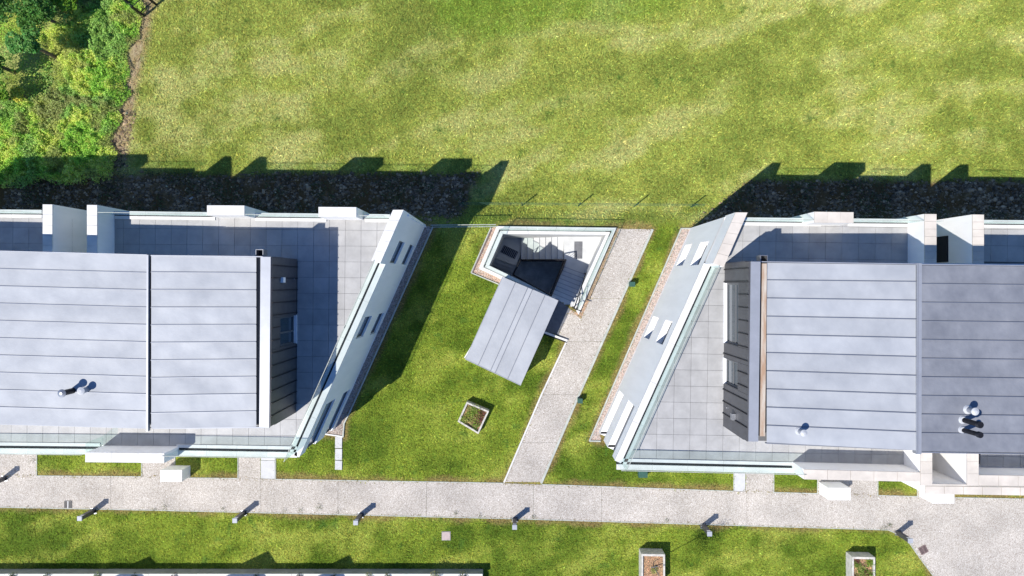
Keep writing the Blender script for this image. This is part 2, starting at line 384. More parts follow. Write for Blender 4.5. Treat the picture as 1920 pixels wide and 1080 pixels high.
for s in pavers:
    for k in range(3):
        a = lerp(s[0], s[3], k/3); b = lerp(s[1], s[2], k/3); c = lerp(s[1], s[2], (k+1)/3-.006); d = lerp(s[0], s[3], (k+1)/3-.006)
        struct(MB().prism([a, b, c, d], -.02, .035), 'paving_slab', M['paver'], bevel=.006)
sheet(shade_paving, .010, 'pavement', M['dark_grey'])  # entry paving cut to the shelter's shadow, that shade put into its dark grey
sheet(strip_l, .012, 'gravel_bed', M['pebbles']); sheet(strip_r, .012, 'gravel_bed', M['pebbles'])
for s in (stone_l, stone_r): sheet(s, .008, 'gravel_bed', M['pebbles'])
def kerb(pts, wd=.06, h=.05, mt='kerb', z=0):
    mb = MB(); P = [G(*p) for p in pts]
    for i in range(len(P)-1): mb.bar(P[i], P[i+1], wd, -.05, h+z+.0006*i)
    return struct(mb, 'kerb', M[mt])
kerb([(1223.5, 430), (1165.5, 560), (1085.5, 740), (1014.5, 906)], .10, .045)
kerb([(1020, 622.5), (1063.5, 638.5)], .09, .14, 'coping'); kerb([(1062, 640), (1015, 740), (945, 904)], .07, .06, 'coping')
kerb([(1019, 626), (1062, 642)], .03, .10, 'black')
kerb([(811.8, 425), (657.3, 770), (645.5, 793.5), (643.5, 819)], .06, .07); kerb([(643.5, 818.5), (610.5, 813.5)], .06, .06, 'coping')
kerb([(1276.8, 429), (1104.8, 826.5), (1126, 827)], .06, .06); kerb([(1276, 428.6), (1300, 428.6)], .05, .055)
kerb([(920.5, 427), (883.5, 511.5), (935, 533)], .05, .07); kerb([(920.9, 432), (886, 511)], .03, .08, 'brown')
for run in ([(70, 892), (265, 893.5)], [(328, 895.5), (446, 896.8)], [(517, 898.3), (944, 905.6)], [(1016, 908), (1375, 920.7)], [(1450, 923), (1533, 925.2)], [(1645, 928.7), (1720, 930.8)], [(1790, 932.7), (1990, 936.5)],
            [(-60, 949.5), (330, 957.3), (960, 972.3), (1330, 983.3), (1665, 993.3), (1684, 1002), (1700, 1011), (1722, 1043), (1752, 1083)]):
    kerb(run, .035, .03)
for (a, y0, y1) in ((69.5, 850, 892), (266, 850, 893), (328.5, 850, 895), (446.5, 850, 896), (517.3, 850, 898), (1375.5, 870, 920), (1450.5, 880, 923), (1532.5, 880, 925), (1645.5, 890, 928), (1719.5, 890, 930)):
    kerb([(a, y0), (a, y1)], .03, .035)
# stepping slabs beside the left building
for k, (y0, y1) in enumerate(((818.5, 840), (841, 862), (863, 880.5))):
    o = MB().prism(GP([(629-k*.1, y0), (642, y0+.4), (641.6, y1), (628.5, y1-.3)]), -.03, .05).build('stepping_slab', M['paver'], bevel=.006)
    tag(o, ['pale stepping slab touching the gravel bed at the foot of the left building', 'middle pale slab of the three laid in a row in the lawn', 'pale slab at the path end of the short slab row'][k], 'paving slab', 'pale slabs laid in a row in the lawn')

# ------------------------------------------------------------------ buildings
def cells_wall(mb, p0, p1, z0, z1, ops, depth, base_t=.0):
    """outer skin of a straight wall from p0 to p1 (outside on the right hand going p0->p1) with recessed openings (s0,s1,z0,z1)"""
    p0 = Vector(p0); p1 = Vector(p1); Ln = (p1-p0).length; d = (p1-p0)/Ln; n = Vector((d.y, -d.x))
    ss = sorted(set([0, Ln]+[v for o in ops for v in o[:2]])); zs = sorted(set([z0, z1]+[v for o in ops for v in o[2:4]]))
    P = lambda s, z, q=0: (p0.x+d.x*s-n.x*q, p0.y+d.y*s-n.y*q, z)
    for i in range(len(ss)-1):
        for j in range(len(zs)-1):
            sc = (ss[i]+ss[i+1])/2; zc = (zs[j]+zs[j+1])/2
            if any(o[0] < sc < o[1] and o[2] < zc < o[3] for o in ops): continue
            mb.add([P(ss[i], zs[j]), P(ss[i+1], zs[j]), P(ss[i+1], zs[j+1]), P(ss[i], zs[j+1])], [(0, 1, 2, 3)])
    for a, b, c, e in ops:
        for q in (((a, c), (b, c)), ((b, c), (b, e)), ((b, e), (a, e)), ((a, e), (a, c))):
            (s0, za), (s1, zb) = q
            if (s0 == s1) and (s0 <= 0 or s0 >= Ln): continue
            mb.add([P(s0, za), P(s0, za, depth), P(s1, zb, depth), P(s1, zb)], [(0, 1, 2, 3)])
    return P, Ln, d, n
def slit_window(b, P, a, e, z0, z1, depth):
    """glazing at the back of a wall recess: window > frame, pane"""
    fr = MB()
    def slab(s0, s1, c0, c1, q0, q1, m):
        vs = [P(s0, c0, q0), P(s1, c0, q0), P(s1, c1, q0), P(s0, c1, q0), P(s0, c0, q1), P(s1, c0, q1), P(s1, c1, q1), P(s0, c1, q1)]
        m.add(vs, [(0, 1, 2, 3), (4, 7, 6, 5), (0, 4, 5, 1), (1, 5, 6, 2), (2, 6, 7, 3), (3, 7, 4, 0)])
    t = .06; q0, q1 = depth-.05, depth+.03
    slab(a+.005, e-.005, z0+.005, z0+t, q0, q1, fr); slab(a+.005, e-.005, z1-t, z1-.005, q0, q1, fr)
    slab(a+.005, a+t, z0+t, z1-t, q0, q1, fr); slab(e-t, e-.005, z0+t, z1-t, q0, q1, fr)
    wn = fr.build('window', M['frame'], b)
    pm = MB(); slab(a+t, e-t, z0+t, z1-t, depth-.01, depth+.01, pm); pm.build('pane', M['slit_pane'], wn)
    return wn
def coping_run(b, p0, p1, zt, prof, glass=1.05, stone=1.25, gl_len=1.9, mt='coping', zgap=.06, gmt='glass', gaprange=None, lit=None):
    """stone coping in lengths either side of a dark channel that holds glass panes. Outside is on the right going p0->p1."""
    p0 = Vector(p0); p1 = Vector(p1); Ln = (p1-p0).length; d = (p1-p0)/Ln; n = Vector((-d.y, d.x))
    o, g_, i_ = prof; Q = lambda s, q: (p0.x+d.x*s+n.x*q, p0.y+d.y*s+n.y*q)
    k = max(1, round(Ln/stone))
    for j in range(k):
        s0 = Ln*j/k+.003; s1 = Ln*(j+1)/k-.003
        MB().prism([Q(s0, -.02), Q(s1, -.02), Q(s1, o), Q(s0, o)], zt-.08, zt).build('coping_stone', M[mt], b)
        MB().prism([Q(s0, o+g_), Q(s1, o+g_), Q(s1, o+g_+i_), Q(s0, o+g_+i_)], zt-.08, zt-.006).build('coping_stone', M[mt], b)
    MB().prism([Q(0, o), Q(Ln, o), Q(Ln, o+g_), Q(0, o+g_)], zt-.12, zt-zgap).build('channel', M['gap'], b)
    if glass:
        k = max(1, round(Ln/gl_len))
        for j in range(k):
            s0 = Ln*j/k+.008; s1 = Ln*(j+1)/k-.008; c = o+g_/2
            MB().prism([Q(s0, c-.009), Q(s1, c-.009), Q(s1, c+.009), Q(s0, c+.009)], zt-zgap+.002, zt+glass).build('glass_panel', M[gmt], b)
            # thin polished top edge
            MB().prism([Q(s0, c-.011), Q(s1, c-.011), Q(s1, c+.011), Q(s0, c+.011)], zt+glass, zt+glass+.014).build('glass_edge', M['kerb'], b)
def high_block(b, px_poly, z=ZP, mt='coping', z0=0., ncap=1, name='parapet_wall', axis=0):
    pl = GP(px_poly, z)
    MB().prism(pl, z0, z-.05).build(name, M['render'], b)
    # capping stones laid end to end, slightly proud
    for k in range(ncap):
        t0 = k/ncap+.002; t1 = (k+1)/ncap-.002
        if axis == 0: q = [lerp(pl[0], pl[1], t0), lerp(pl[0], pl[1], t1), lerp(pl[3], pl[2], t1), lerp(pl[3], pl[2], t0)]
        else: q = [lerp(pl[0], pl[3], t0), lerp(pl[1], pl[2], t0), lerp(pl[1], pl[2], t1), lerp(pl[0], pl[3], t1)]
        cx = sum(p[0] for p in q)/4; cy = sum(p[1] for p in q)/4
        MB().prism([(cx+(p[0]-cx)*1.003, cy+(p[1]-cy)*1.003) for p in q], z-.05, z).build('coping_stone', M[mt], b)
def pave(b, polys, ang, org, sx, sy, skip=None):
    c, s = math.cos(ang), math.sin(ang); n = 0; g_ = .0045
    proto = {}
    for i in range(-60, 60):
        for j in range(-40, 40):
            q = [(org[0]+c*u-s*v, org[1]+s*u+c*v) for u, v in ((i*sx+g_, j*sy+g_), ((i+1)*sx-g_, j*sy+g_), ((i+1)*sx-g_, (j+1)*sy-g_), (i*sx+g_, (j+1)*sy-g_))]
            for pl in polys:
                k = clip(q, pl)
                if area(k) < .01: continue
                cx = sum(p[0] for p in k)/len(k); cy = sum(p[1] for p in k)/len(k)
                if skip and skip(cx, cy): continue
                MB().prism(k, ZT-.03, ZT+random.uniform(-.002, .002), bottom=False).build('paving_slab', M['slab'], b); n += 1
    return n
def roof_sheets(roof, x_a, x_b, ya, yb, za, zb, seams, mt, seam_side='n'):
    """standing-seam sheets; ya/yb = list of seam y px at x_a / x_b (top to bottom), at heights za/zb"""
    n = len(ya)-1
    for k in range(n):
        A = [G(x_a, ya[k], za), G(x_b, yb[k], zb), G(x_b, yb[k+1], zb), G(x_a, ya[k+1], za)]
        Z = [za, zb, zb, za]; nu, nv = 26, 5; mb = MB(); ph = random.uniform(0, 50); amp = .024
        vs = []
        for j in range(nv+1):
            for i in range(nu+1):
                u = i/nu; v = j/nv
                top = lerp(A[0], A[1], u); bot = lerp(A[3], A[2], u); p = lerp(top, bot, .012+v*.976)
                e = min(1, min(u, 1-u)*14)*math.sin(v*math.pi)
                z = za+(zb-za)*u + amp*e*(float(fbm(np.array([p[0]*1.0+ph]), np.array([p[1]*.6+ph*2]), .8, 3)[0])-.5)*2.6
                vs.append((p[0], p[1], z))
        fs = [(j*(nu+1)+i, (j+1)*(nu+1)+i, (j+1)*(nu+1)+i+1, j*(nu+1)+i+1) for j in range(nv) for i in range(nu)]
        mb.add(vs, fs)
        sh = mb.build('roof_sheet', M[mt], roof, smooth=True)
        if k > 0:
            a = A[0]; b_ = A[1]; r = MB(); t = .013; hh = .032
            vs = [(a[0], a[1]-t, za), (b_[0], b_[1]-t, zb), (b_[0], b_[1]+t, zb), (a[0], a[1]+t, za)]
            vs += [(v[0], v[1], v[2]+hh) for v in vs]
            r.add(vs, [(4, 5, 6, 7), (0, 1, 5, 4), (1, 2, 6, 5), (2, 3, 7, 6), (3, 0, 4, 7)]); r.build('standing_seam', M['zinc_seam'], roof)
def ys(top, first, step, n, bottom): return [top]+[first+step*i for i in range(n)]+[bottom]
def clad_wall(b, X, Y0, Y1, face, first, step, z0, z1, wins, X1=None):
    """upright cladding strips on a wall along y at X; face=+1 east, -1 west. wins: (ya, yb, ztop) ya>yb"""
    X1 = X if X1 is None else X1
    edges = [Y0]; y = first
    while y > Y1+.08: edges.append(y); y -= step
    edges.append(Y1)
    fx = lambda y: X+(X1-X)*(Y0-y)/(Y0-Y1)
    for a, c in zip(edges[:-1], edges[1:]):
        seg = [(a, c, z0)]
        for wa, wb, wz in wins:
            new = []
            for (p, q, zz) in seg:
                cutp = [p]+[v for v in (wa, wb) if q < v < p]+[q]
                for m1, m2 in zip(cutp[:-1], cutp[1:]):
                    mid = (m1+m2)/2; new.append((m1, m2, wz+.04 if wb < mid < wa else zz))
            seg = new
        for p, q, zz in seg:
            MB().prism([(fx(p), p-.004), (fx(p)+face*.03, p-.004), (fx(q)+face*.03, q+.004), (fx(q), q+.004)], zz, z1).build('cladding_panel', M['clad'], b)
        if a is not edges[0]:
            zz = z0
            for wa, wb, wz in wins:
                if wb < a < wa: zz = wz+.04
            MB().prism([(fx(a), a-.012), (fx(a)+face*.07, a-.012), (fx(a)+face*.07, a+.012), (fx(a), a+.012)], zz, z1-.01).build('cladding_seam', M['black'], b)
    return fx
def facade_window(b, fx, face, ya, yb, z0, z1, transom=.5, mull=None):
    rc = -face*.10; x = fx((ya+yb)/2); fr = MB()
    X = lambda q: x+face*q
    def bx(q0, q1, y0, y1, c0, c1, m): m.box(min(X(q0), X(q1)), max(X(q0), X(q1)), y0, y1, c0, c1)
    bx(-.16, -.06, yb, ya, z0, z0+.06, fr); bx(-.16, -.06, yb, ya, z1-.06, z1, fr)
    bx(-.16, -.06, yb, yb+.06, z0+.06, z1-.06, fr); bx(-.16, -.06, ya-.06, ya, z0+.06, z1-.06, fr)
    if transom: bx(-.155, -.065, yb+.06, ya-.06, z0+(z1-z0)*transom-.03, z0+(z1-z0)*transom+.03, fr)
    if mull: bx(-.15, -.07, yb+(ya-yb)*mull-.03, yb+(ya-yb)*mull+.03, z0+.06, z1-.06, fr)
    wn = fr.build('window', M['frame'], b)
    pm = MB(); bx(-.12, -.10, yb+.05, ya-.05, z0+.05, z1-.05, pm); pm.build('pane', M['pane'], wn)
    sm_ = MB(); bx(-.06, .05, yb-.02, ya+.02, z0-.03, z0+.02, sm_); sm_.build('sill', M['frame_w'], wn)
    rv = MB(); bx(-.19, .03, yb-.03, yb, z0+.02, z1+.03, rv); bx(-.19, .03, ya, ya+.03, z0+.02, z1+.03, rv); bx(-.19, .03, yb, ya, z1+.003, z1+.035, rv)
    rv.build('reveal', M['clad'], wn)
    return wn
def flue(b, base_px, z0, h, r, top_mat, body_mat, lean=(0, 0), cowl='disc', collar=False):
    x, y = G(base_px[0], base_px[1], z0)
    body = MB().tube((x, y, z0-.05), (x+lean[0], y+lean[1], z0+h), r*.72, n=16).build('flue', M[body_mat], b, smooth=False)
    f = MB().tube((x, y, z0-.01), (x, y, z0+.05), r*1.25, r*.9, n=20).build('flashing', M['cowl_grey'] if collar else M['zinc_trim'], body)
    t = MB()
    if cowl == 'disc':
        t.tube((x+lean[0], y+lean[1], z0+h), (x+lean[0], y+lean[1], z0+h+.03), r, r, n=24); t.tube((x+lean[0], y+lean[1], z0+h+.03), (x+lean[0], y+lean[1], z0+h+.07), r, r*.35, n=24)
    else:
        for k in range(4): t.tube((x+lean[0], y+lean[1], z0+h+k*.035), (x+lean[0], y+lean[1], z0+h+k*.035+.02), r*.95, r*.8, n=16)
    t.build('cowl', M[top_mat], body)
    return body

# ---- left building
L = thing('apartment_building', 'left terraced building with pale seamed roof, two flues and slanted white east wall', 'building', (-12, -2, 0))
slotL = (G(98, 0, ZP)[0], G(163, 0, ZP)[0])
NEl = bl_c[0]; SEl = bl_c[1]; Nl = lambda x: 2.767-(x+13.4)*.0105*1.0; Sl = lambda x: -6.36-(x+19.5)*.0135
ins = .06
core = MB()
core.prism([(slotL[1]+.01, Nl(-15.6)-ins), (NEl[0]-.45, Nl(-4.3)-ins), (SEl[0]-.42, SEl[1]+.05), (slotL[1]+.01, Sl(-15.6)+ins)], 0, ZT-.045)
core.build('core_wall', M['render'], L)
MB().prism([(-26, Nl(-26)-ins), (slotL[0]-.01, Nl(-17)-ins), (slotL[0]-.01, Sl(-17)+ins), (-26, Sl(-26)+ins)], 0, ZT-.045).build('core_wall', M['render'], L)
MB().prism([(slotL[0]+.002, 1.0), (slotL[1]-.002, 1.0), (slotL[1]-.002, -6.35), (slotL[0]+.002, -6.3)], 0, ZT-.04).build('core_wall', M['render'], L)
# dark bedding below the slabs
MB().prism([(-26, Nl(-26)-.3), (slotL[0], Nl(-17)-.3), (slotL[0], -6.0), (-26, -6.0)], ZT-.044, ZT-.03).build('slab_bed', M['slab_base'], L)
wl_n = lerp(NEl, SEl, .06)
MB().prism([(slotL[1], Nl(-15.6)-.3), (NEl[0]-.5, Nl(-4.3)-.3), (SEl[0]-.42, SEl[1]+.4), (slotL[1], Sl(-15.6)+.35)], ZT-.044, ZT-.03).build('slab_bed', M['slab_base'], L)
# slanted east wall
wv = Vector(SEl)-Vector(NEl); LnL = wv.length; dL = wv/LnL
nrm = Vector((-dL.y, dL.x))          # pointing east
def s_of(pxp, z, P0, d):              # distance along the wall of a pixel seen at height z
    q = Vector(G(pxp[0], pxp[1], z))-Vector(P0); return q.dot(d)
wm = MB(); D = .13
opsL = []
for (a, b_, z0, z1) in (((748, 451), (731, 493), 3.13, 4.41), ((768, 458), (752, 495), .56, 1.75), ((683.5, 594), (666, 636), 3.13, 4.41), ((710, 588), (692.5, 628), .56, 1.75)):
    opsL.append((s_of(a, z1, NEl, dL), s_of(b_, z1, NEl, dL), z0, z1))
opsL.append((s_of((609, 757), 4.41, NEl, dL), LnL, 3.0, 4.41)); opsL.append((s_of((643, 737), 1.75, NEl, dL), LnL, .5, 1.75))
# the wall is traversed from south to north so that the outside (east) is on the right
flip = lambda o: (LnL-o[1], LnL-o[0], o[2], o[3])
opsF = [flip(o) for o in opsL]
PL, _, _, _ = cells_wall(wm, SEl, NEl, 0, ZL-.08, opsF, D)
wm.build('slanted_wall', M['render'], L)
# wall north face and thickness at the ends
for (a, e, z0, z1) in opsF: slit_window(L, PL, a, e, z0, z1, D)
# raised solid part of the parapet at the north end
high_block(L, [(736.7, 393.3), (756.7, 393.3), (712.8, 494), (696, 488.5)], ncap=5, axis=1, z0=ZL-.2)
# low coping + glass on the slant
sA = s_of((721.7, 494), ZL, NEl, dL)
pS = Vector(SEl); pN = Vector(NEl)+dL*sA
coping_run(L, pS, pN, ZL, (.19, .08, .13), stone=1.5, gl_len=2.1)
# north coping and glass
def ncop(b, x0, x1, y0, y1, mt='coping', glass=1.0, gl=1.9): coping_run(b, G(x1, y1, ZL), G(x0, y0, ZL), ZL, (.12, .04, .12), mt=mt, glass=glass, gl_len=gl)
def scop(b, x0, x1, y0, y1, mt='coping', glass=1.05): coping_run(b, G(x0, y0, ZL), G(x1, y1, ZL), ZL, (.18, .10, .12), mt=mt, glass=glass)
ncop(L, -150, 78, 392.5, 394.5); ncop(L, 207, 403, 396.5, 399); ncop(L, 478, 612, 400, 401.5); ncop(L, 684, 731, 402.3, 402.8)
scop(L, -150, 187, 848, 851.2); scop(L, 330, 557, 853.5, 857)
# party walls and raised blocks
high_block(L, [(80, 383), (98, 383.2), (98, 500), (80, 500)], ncap=6, axis=1); high_block(L, [(163, 384), (182, 384.2), (182, 500), (163, 500)], ncap=6, axis=1)
high_block(L, [(388, 385), (458.3, 385.4), (458.3, 404), (388, 403.6)], ncap=2); high_block(L, [(597, 388), (668, 388.5), (668, 407), (597, 406.6)], ncap=2)
high_block(L, [(-376, 376), (-100, 378.5), (-100, 397), (-376, 394.5)], ncap=6)
high_block(L, [(160, 848.5), (308.3, 850), (308, 868), (159.5, 866.5)], ncap=3)
MB().box(G(192, 0, ZT)[0]-.008, G(192, 0, ZT)[0]+.008, -6.1, -5.75, ZT, ZT+1.0).build('glass_panel', M['glass'], L)
# terrace slabs
tN = ccw([G(209.5, 407, ZT), (NEl[0]-.40, G(0, 409, ZT)[1]), (SEl[0]-.40, G(0, 842, ZT)[1]), G(209.5, 838, ZT)])
x0b, x1b = -8.40, G(98, 0, ZT)[0]
def skipL(x, y): return (x < -8.40 and -4.75 < y < .8) or (x < -8.62 and -4.95 < y < .7)
tW = ccw([G(-60, 406, ZT), G(80, 409, ZT), G(80, 600, ZT), G(-60, 600, ZT)])
tS = ccw([G(-60, 700, ZT), G(209.3, 700, ZT), G(209.3, 835, ZT), G(-60, 832, ZT)])
nL = pave(L, [tN, tW, tS], R(-.5), G(617.5, 461, ZT), .6, .6, skipL)
# upper storey box
XE = G(507.2, 0, ZR)[0]; XE1 = G(504.8, 0, ZR)[0]; YN = .95; YS = -4.82
MB().prism([(-26, 1.06), (XE-.2, YN-.02), (XE1-.2, YS+.02), (-26, YS-.0+.08)], ZT-.03, ZR-.51).build('upper_wall', M['render'], L)
wins = [(G(0, 590, ZT)[1], G(0, 644, ZT)[1], 6.9)]
fxL = clad_wall(L, XE, YN, YS, 1, G(0, 496.7, ZR)[1], .4287, ZT, ZR-.04, wins, X1=XE1)
MB().prism([(XE-.199, YN), (XE+.03, YN), (XE+.03, YN+.02), (XE-.199, YN+.02)], ZT, ZR-.42).build('cladding_panel', M['clad'], L); MB().prism([(XE1-.199, YS-.02), (XE1+.03, YS-.02), (XE1+.03, YS), (XE1-.199, YS)], ZT, ZR-.42).build('cladding_panel', M['clad'], L)
facade_window(L, fxL, 1, wins[0][0]-.02, wins[0][1]+.02, ZT+.03, 6.9, None, .45)
MB().box(XE+.03, XE+.13, G(0, 530, 6.85)[1], G(0, 520, 6.85)[1], 6.72, 6.95).build('wall_lamp', M['frame_w'], L)
MB().box(XE+.03, XE+.09, G(0, 524.5, 5.6)[1], G(0, 521.8, 5.6)[1], 5.6, 5.66).build('tap', M['steel'], L)
rf = MB().prism([G(-300, 473, 7.6), G(506, 482, 7.6), G(503, 799, 7.6), G(-300, 796, 7.6)], ZR-.5, 7.46).build('roof', M['slab_base'], L)
# sheets: roof A (west of ridge) and B (falls to the gutter)
zA, zB0, zB1 = 7.60, 7.70, 7.60
ya = [469, 496.5]+[528.5+32.6*i for i in range(8)]+[789]; yb = [478.5, 507.5]+[540.5+32.7*i for i in range(8)]+[803.8]
ya = [465+ (788-465)*i/10 for i in range(11)]; yb = [478.7+(804-478.7)*i/10 for i in range(11)]
roof_sheets(rf, -250, 276.5, ya, yb, zA, zB0, None, 'zinc')
y1 = [479.4]+[510+33.05*i for i in range(9)]+[804]; y2 = [482.2]+[511.5+32.4*i for i in range(9)]+[800.6]
roof_sheets(rf, 283.5, 480.5, y1, y2, zB0, zB1, None, 'zinc')
MB().prism([G(-250, 463.4, zA), G(276, 477.2, zB0), G(276, 479, zB0), G(-250, 465.2, zA)], 7.3, [zA+.03, zB0+.03, zB0+.03, zA+.03]).build('eaves_trim', M['zinc_trim'], rf)
MB().prism([G(283, 478.2, zB0), G(507, 480.8, zB1), G(507, 482.6, zB1), G(283, 480, zB0)], 7.3, zB0+.02).build('eaves_trim', M['zinc_trim'], rf)
MB().prism([G(-250, 787.6, zA), G(276, 803.6, zB0), G(276, 805.4, zB0), G(-250, 789.4, zA)], 7.45, zA-.02).build('gutter', M['zinc_seam'], rf)
MB().prism([G(283, 803.8, zB0), G(504, 800.6, zB1), G(504, 802.6, zB1), G(283, 805.8, zB0)], 7.45, zB1-.02).build('gutter', M['zinc_seam'], rf)
MB().prism([G(276.6, 478, zB0), G(279.8, 478, zB0), G(279, 808, zB0), G(275.6, 808, zB0)], 7.6, zB0+.06).build('ridge_trim', M['zinc_trim'], rf)
MB().prism([G(279.8, 479, zB0), G(283.4, 479, zB0), G(282.4, 804, zB0), G(279, 804, zB0)], 7.3, zB0-.21).build('joint_channel', M['gap'], rf)
MB().prism([G(488.6, 481.4, ZR), G(507.4, 481.8, ZR), G(504.6, 801.2, ZR), G(486, 800.4, ZR)], ZR-.4, ZR).build('roof_capping', M['zinc_trim'], rf)
MB().prism([G(480.8, 482.2, 7.6), G(489.5, 482.2, 7.6), G(487, 799.8, 7.6), G(478.3, 799.8, 7.6)], 7.3, 7.42).build('gutter', M['black'], rf)
MB().box(*[G(480.3, 0, 7.6)[0], G(492.4, 0, 7.6)[0]], *[G(0, 480, 7.6)[1], G(0, 468.6, 7.6)[1]], 7.2, 7.35).build('rainwater_hopper', M['black'], L)
hp = MB(); hx0, hx1 = G(480.3, 0, 7.6)[0], G(492.4, 0, 7.6)[0]; hy0, hy1 = G(0, 480, 7.6)[1], G(0, 468.6, 7.6)[1]
hp.box(hx0-.02, hx0, hy0, hy1+.02, 7.2, 7.6); hp.box(hx1, hx1+.02, hy0, hy1+.02, 7.2, 7.6); hp.box(hx0, hx1, hy1, hy1+.02, 7.2, 7.6); hp.build('hopper_rim', M['steel'], L)
flue(L, (139, 732), 7.62, .62, .135, 'steel', 'black', collar=True)
flue(L, (165, 730), 7.62, .36, .13, 'cowl_grey', 'zinc_trim')

# ---- right building
Rb = thing('apartment_building', 'right terraced building with brighter and darker seamed roofs and sunlit slanted white wall', 'building', (13, -2, 0))
slotN = (G(1756, 0, ZP)[0], G(1824, 0, ZP)[0]); slotS = (G(1748, 0, ZP)[0], G(1813, 0, ZP)[0])
NWr = br_c[0]; SWr = br_c[1]; Nr = lambda x: 2.50-(x-8)*.004; Sr = lambda x: -6.98-(x-4)*.012
def core_r(pl): MB().prism(pl, 0, ZT-.045).build('core_wall', M['render'], Rb)
core_r([(NWr[0]+.45, Nr(8)-ins), (slotN[0]-.01, Nr(15)-ins), (slotN[0]-.01, -5.4), (slotS[0]-.01, -5.4), (slotS[0]-.01, Sr(15)+ins), (SWr[0]+.42, SWr[1]+.05)])
core_r([(slotN[0]+.002, .7), (slotN[1]-.002, .7), (slotN[1]-.002, -5.5), (slotN[0]+.002, -5.5)])
core_r([(slotN[1]+.01, Nr(17)-ins), (26, Nr(26)-ins), (26, Sr(26)), (slotS[1]+.01, Sr(17)), (slotS[1]+.01, -5.4), (slotN[1]+.01, -5.4)])
MB().prism([(slotS[0], -5.5), (slotS[1], -5.5), (slotS[1], -7.0), (slotS[0], -7.0)], 0, 3.0).build('slot_floor', M['brown'], Rb)
def returns(b, N, Sp, sgn, zs):
    for z0, z1 in zs:
        MB().prism([(Sp[0]+sgn*.012, Sp[1]+.004), (Sp[0]+sgn*.44, Sp[1]+.004), (Sp[0]+sgn*.44, Sp[1]+.09), (Sp[0]+sgn*.052, Sp[1]+.09)], z0, z1).build('wall_return', M['render'], b)
    MB().prism([(N[0]+sgn*.012, N[1]-.004), (N[0]+sgn*.47, N[1]-.004), (N[0]+sgn*.47, N[1]-.12), (N[0]-sgn*.045+sgn*.012, N[1]-.12)], 0, ZL-.09).build('wall_return', M['render'], b)
ZSP = [(0, .5), (1.75, 3.0), (4.41, ZL-.09)]
returns(Rb, NWr, SWr, 1, ZSP); returns(L, NEl, SEl, -1, ZSP)
for pl in ([(NWr[0]+.45, Nr(8)-.3), (slotN[0]-.4, Nr(15)-.3), (slotN[0]-.4, Sr(15)+.35), (SWr[0]+.45, SWr[1]+.4)], [(slotN[1]+.4, Nr(17)-.3), (26, Nr(26)-.3), (26, Sr(26)+.35), (slotN[1]+.0, Sr(17)+.35)]):
    MB().prism(pl, ZT-.044, ZT-.03).build('slab_bed', M['slab_base'], Rb)
wv = Vector(SWr)-Vector(NWr); LnR = wv.length; dR = wv/LnR
opsR = []
for (a, b_, z0, z1) in (((1331, 452), (1311, 497), 3.13, 4.41), ((1301, 458), (1285, 500), .56, 1.75), ((1255, 600), (1239, 645), 3.13, 4.41), ((1232, 594), (1216, 636), .56, 1.75)):
    opsR.append((s_of(a, z1, NWr, dR), s_of(b_, z1, NWr, dR), z0, z1))
opsR.append((s_of((1185, 760), 4.41, NWr, dR), LnR, 3.0, 4.41)); opsR.append((s_of((1167, 740), 1.75, NWr, dR), LnR, .5, 1.75))
D = .30; wm = MB(); PR, _, _, _ = cells_wall(wm, NWr, SWr, 0, ZL-.08, opsR, D)
wm.build('slanted_wall', M['render'], Rb)
for (a, e, z0, z1) in opsR: slit_window(Rb, PR, a, e, z0, z1, D)
high_block(Rb, [(1379.5, 398), (1401.7, 398.3), (1357, 500.5), (1336.7, 494)], ncap=5, axis=1, mt='coping_warm', z0=ZL-.2)
sA = s_of((1325, 495), ZL, NWr, dR)
coping_run(Rb, Vector(NWr)+dR*sA, Vector(SWr), ZL, (.24, .07, .13), stone=1.5, gl_len=2.1)
ncop(Rb, 1388, 1540, 408.5, 410.3, gl=1.9); ncop(Rb, 1590, 1738, 410.5, 412); ncop(Rb, 1828, 2010, 413, 415)
scop(Rb, 1156, 1490, 879.5, 887)
high_block(Rb, [(1527, 397), (1600.5, 398), (1600.5, 418), (1527, 417.4)], ncap=3, mt='coping_warm')
high_block(Rb, [(1734, 401), (1756, 401.3), (1756, 500), (1734, 500)], ncap=7, axis=1, mt='coping_warm'); high_block(Rb, [(1824, 402), (1845, 402.3), (1845, 500), (1824, 500)], ncap=7, axis=1, mt='coping_warm')
high_block(Rb, [(1508, 880.5), (1726, 886), (1726, 903.5), (1507.5, 898.7)], ncap=5, mt='coping_warm')
high_block(Rb, [(1726.3, 820), (1748, 820), (1748, 911), (1726.3, 911)], ncap=4, axis=1, mt='coping_warm')
high_block(Rb, [(1813.5, 820), (1835, 820), (1835, 911), (1813.5, 911)], ncap=4, axis=1, mt='coping_warm')
high_block(Rb, [(1748.2, 907.5), (1813.3, 908.5), (1813.3, 911), (1748.2, 910.6)], ncap=2, mt='coping_warm')
high_block(Rb, [(1835.2, 891), (2020, 893.5), (2020, 912.5), (1835.2, 910.5)], ncap=5, mt='coping_warm')
high_block(Rb, [(1735, 911.8), (2020, 915.5), (2020, 930.5), (1735, 926)], ncap=8, z=ZP-.06, mt='coping_warm', z0=2.6)
tM = ccw([(NWr[0]+.42, G(0, 416, ZT)[1]), G(1706, 420, ZT), G(1706, 876, ZT), (SWr[0]+.42, G(0, 866, ZT)[1])])
tR2 = ccw([G(1846, 426, ZT), G(1960, 427, ZT), G(1960, 876, ZT), G(1838, 875, ZT)])
def skipR(x, y): return (x > 8.25 and -5.25 < y < .6)
nR = pave(Rb, [tM, tR2], R(-1.0), G(1296.7, 633, ZT), .627, .615, skipR)
XW = G(1406.8, 0, ZR)[0]; XW1 = G(1403.3, 0, ZR)[0]; YN2 = .80; YS2 = -5.33
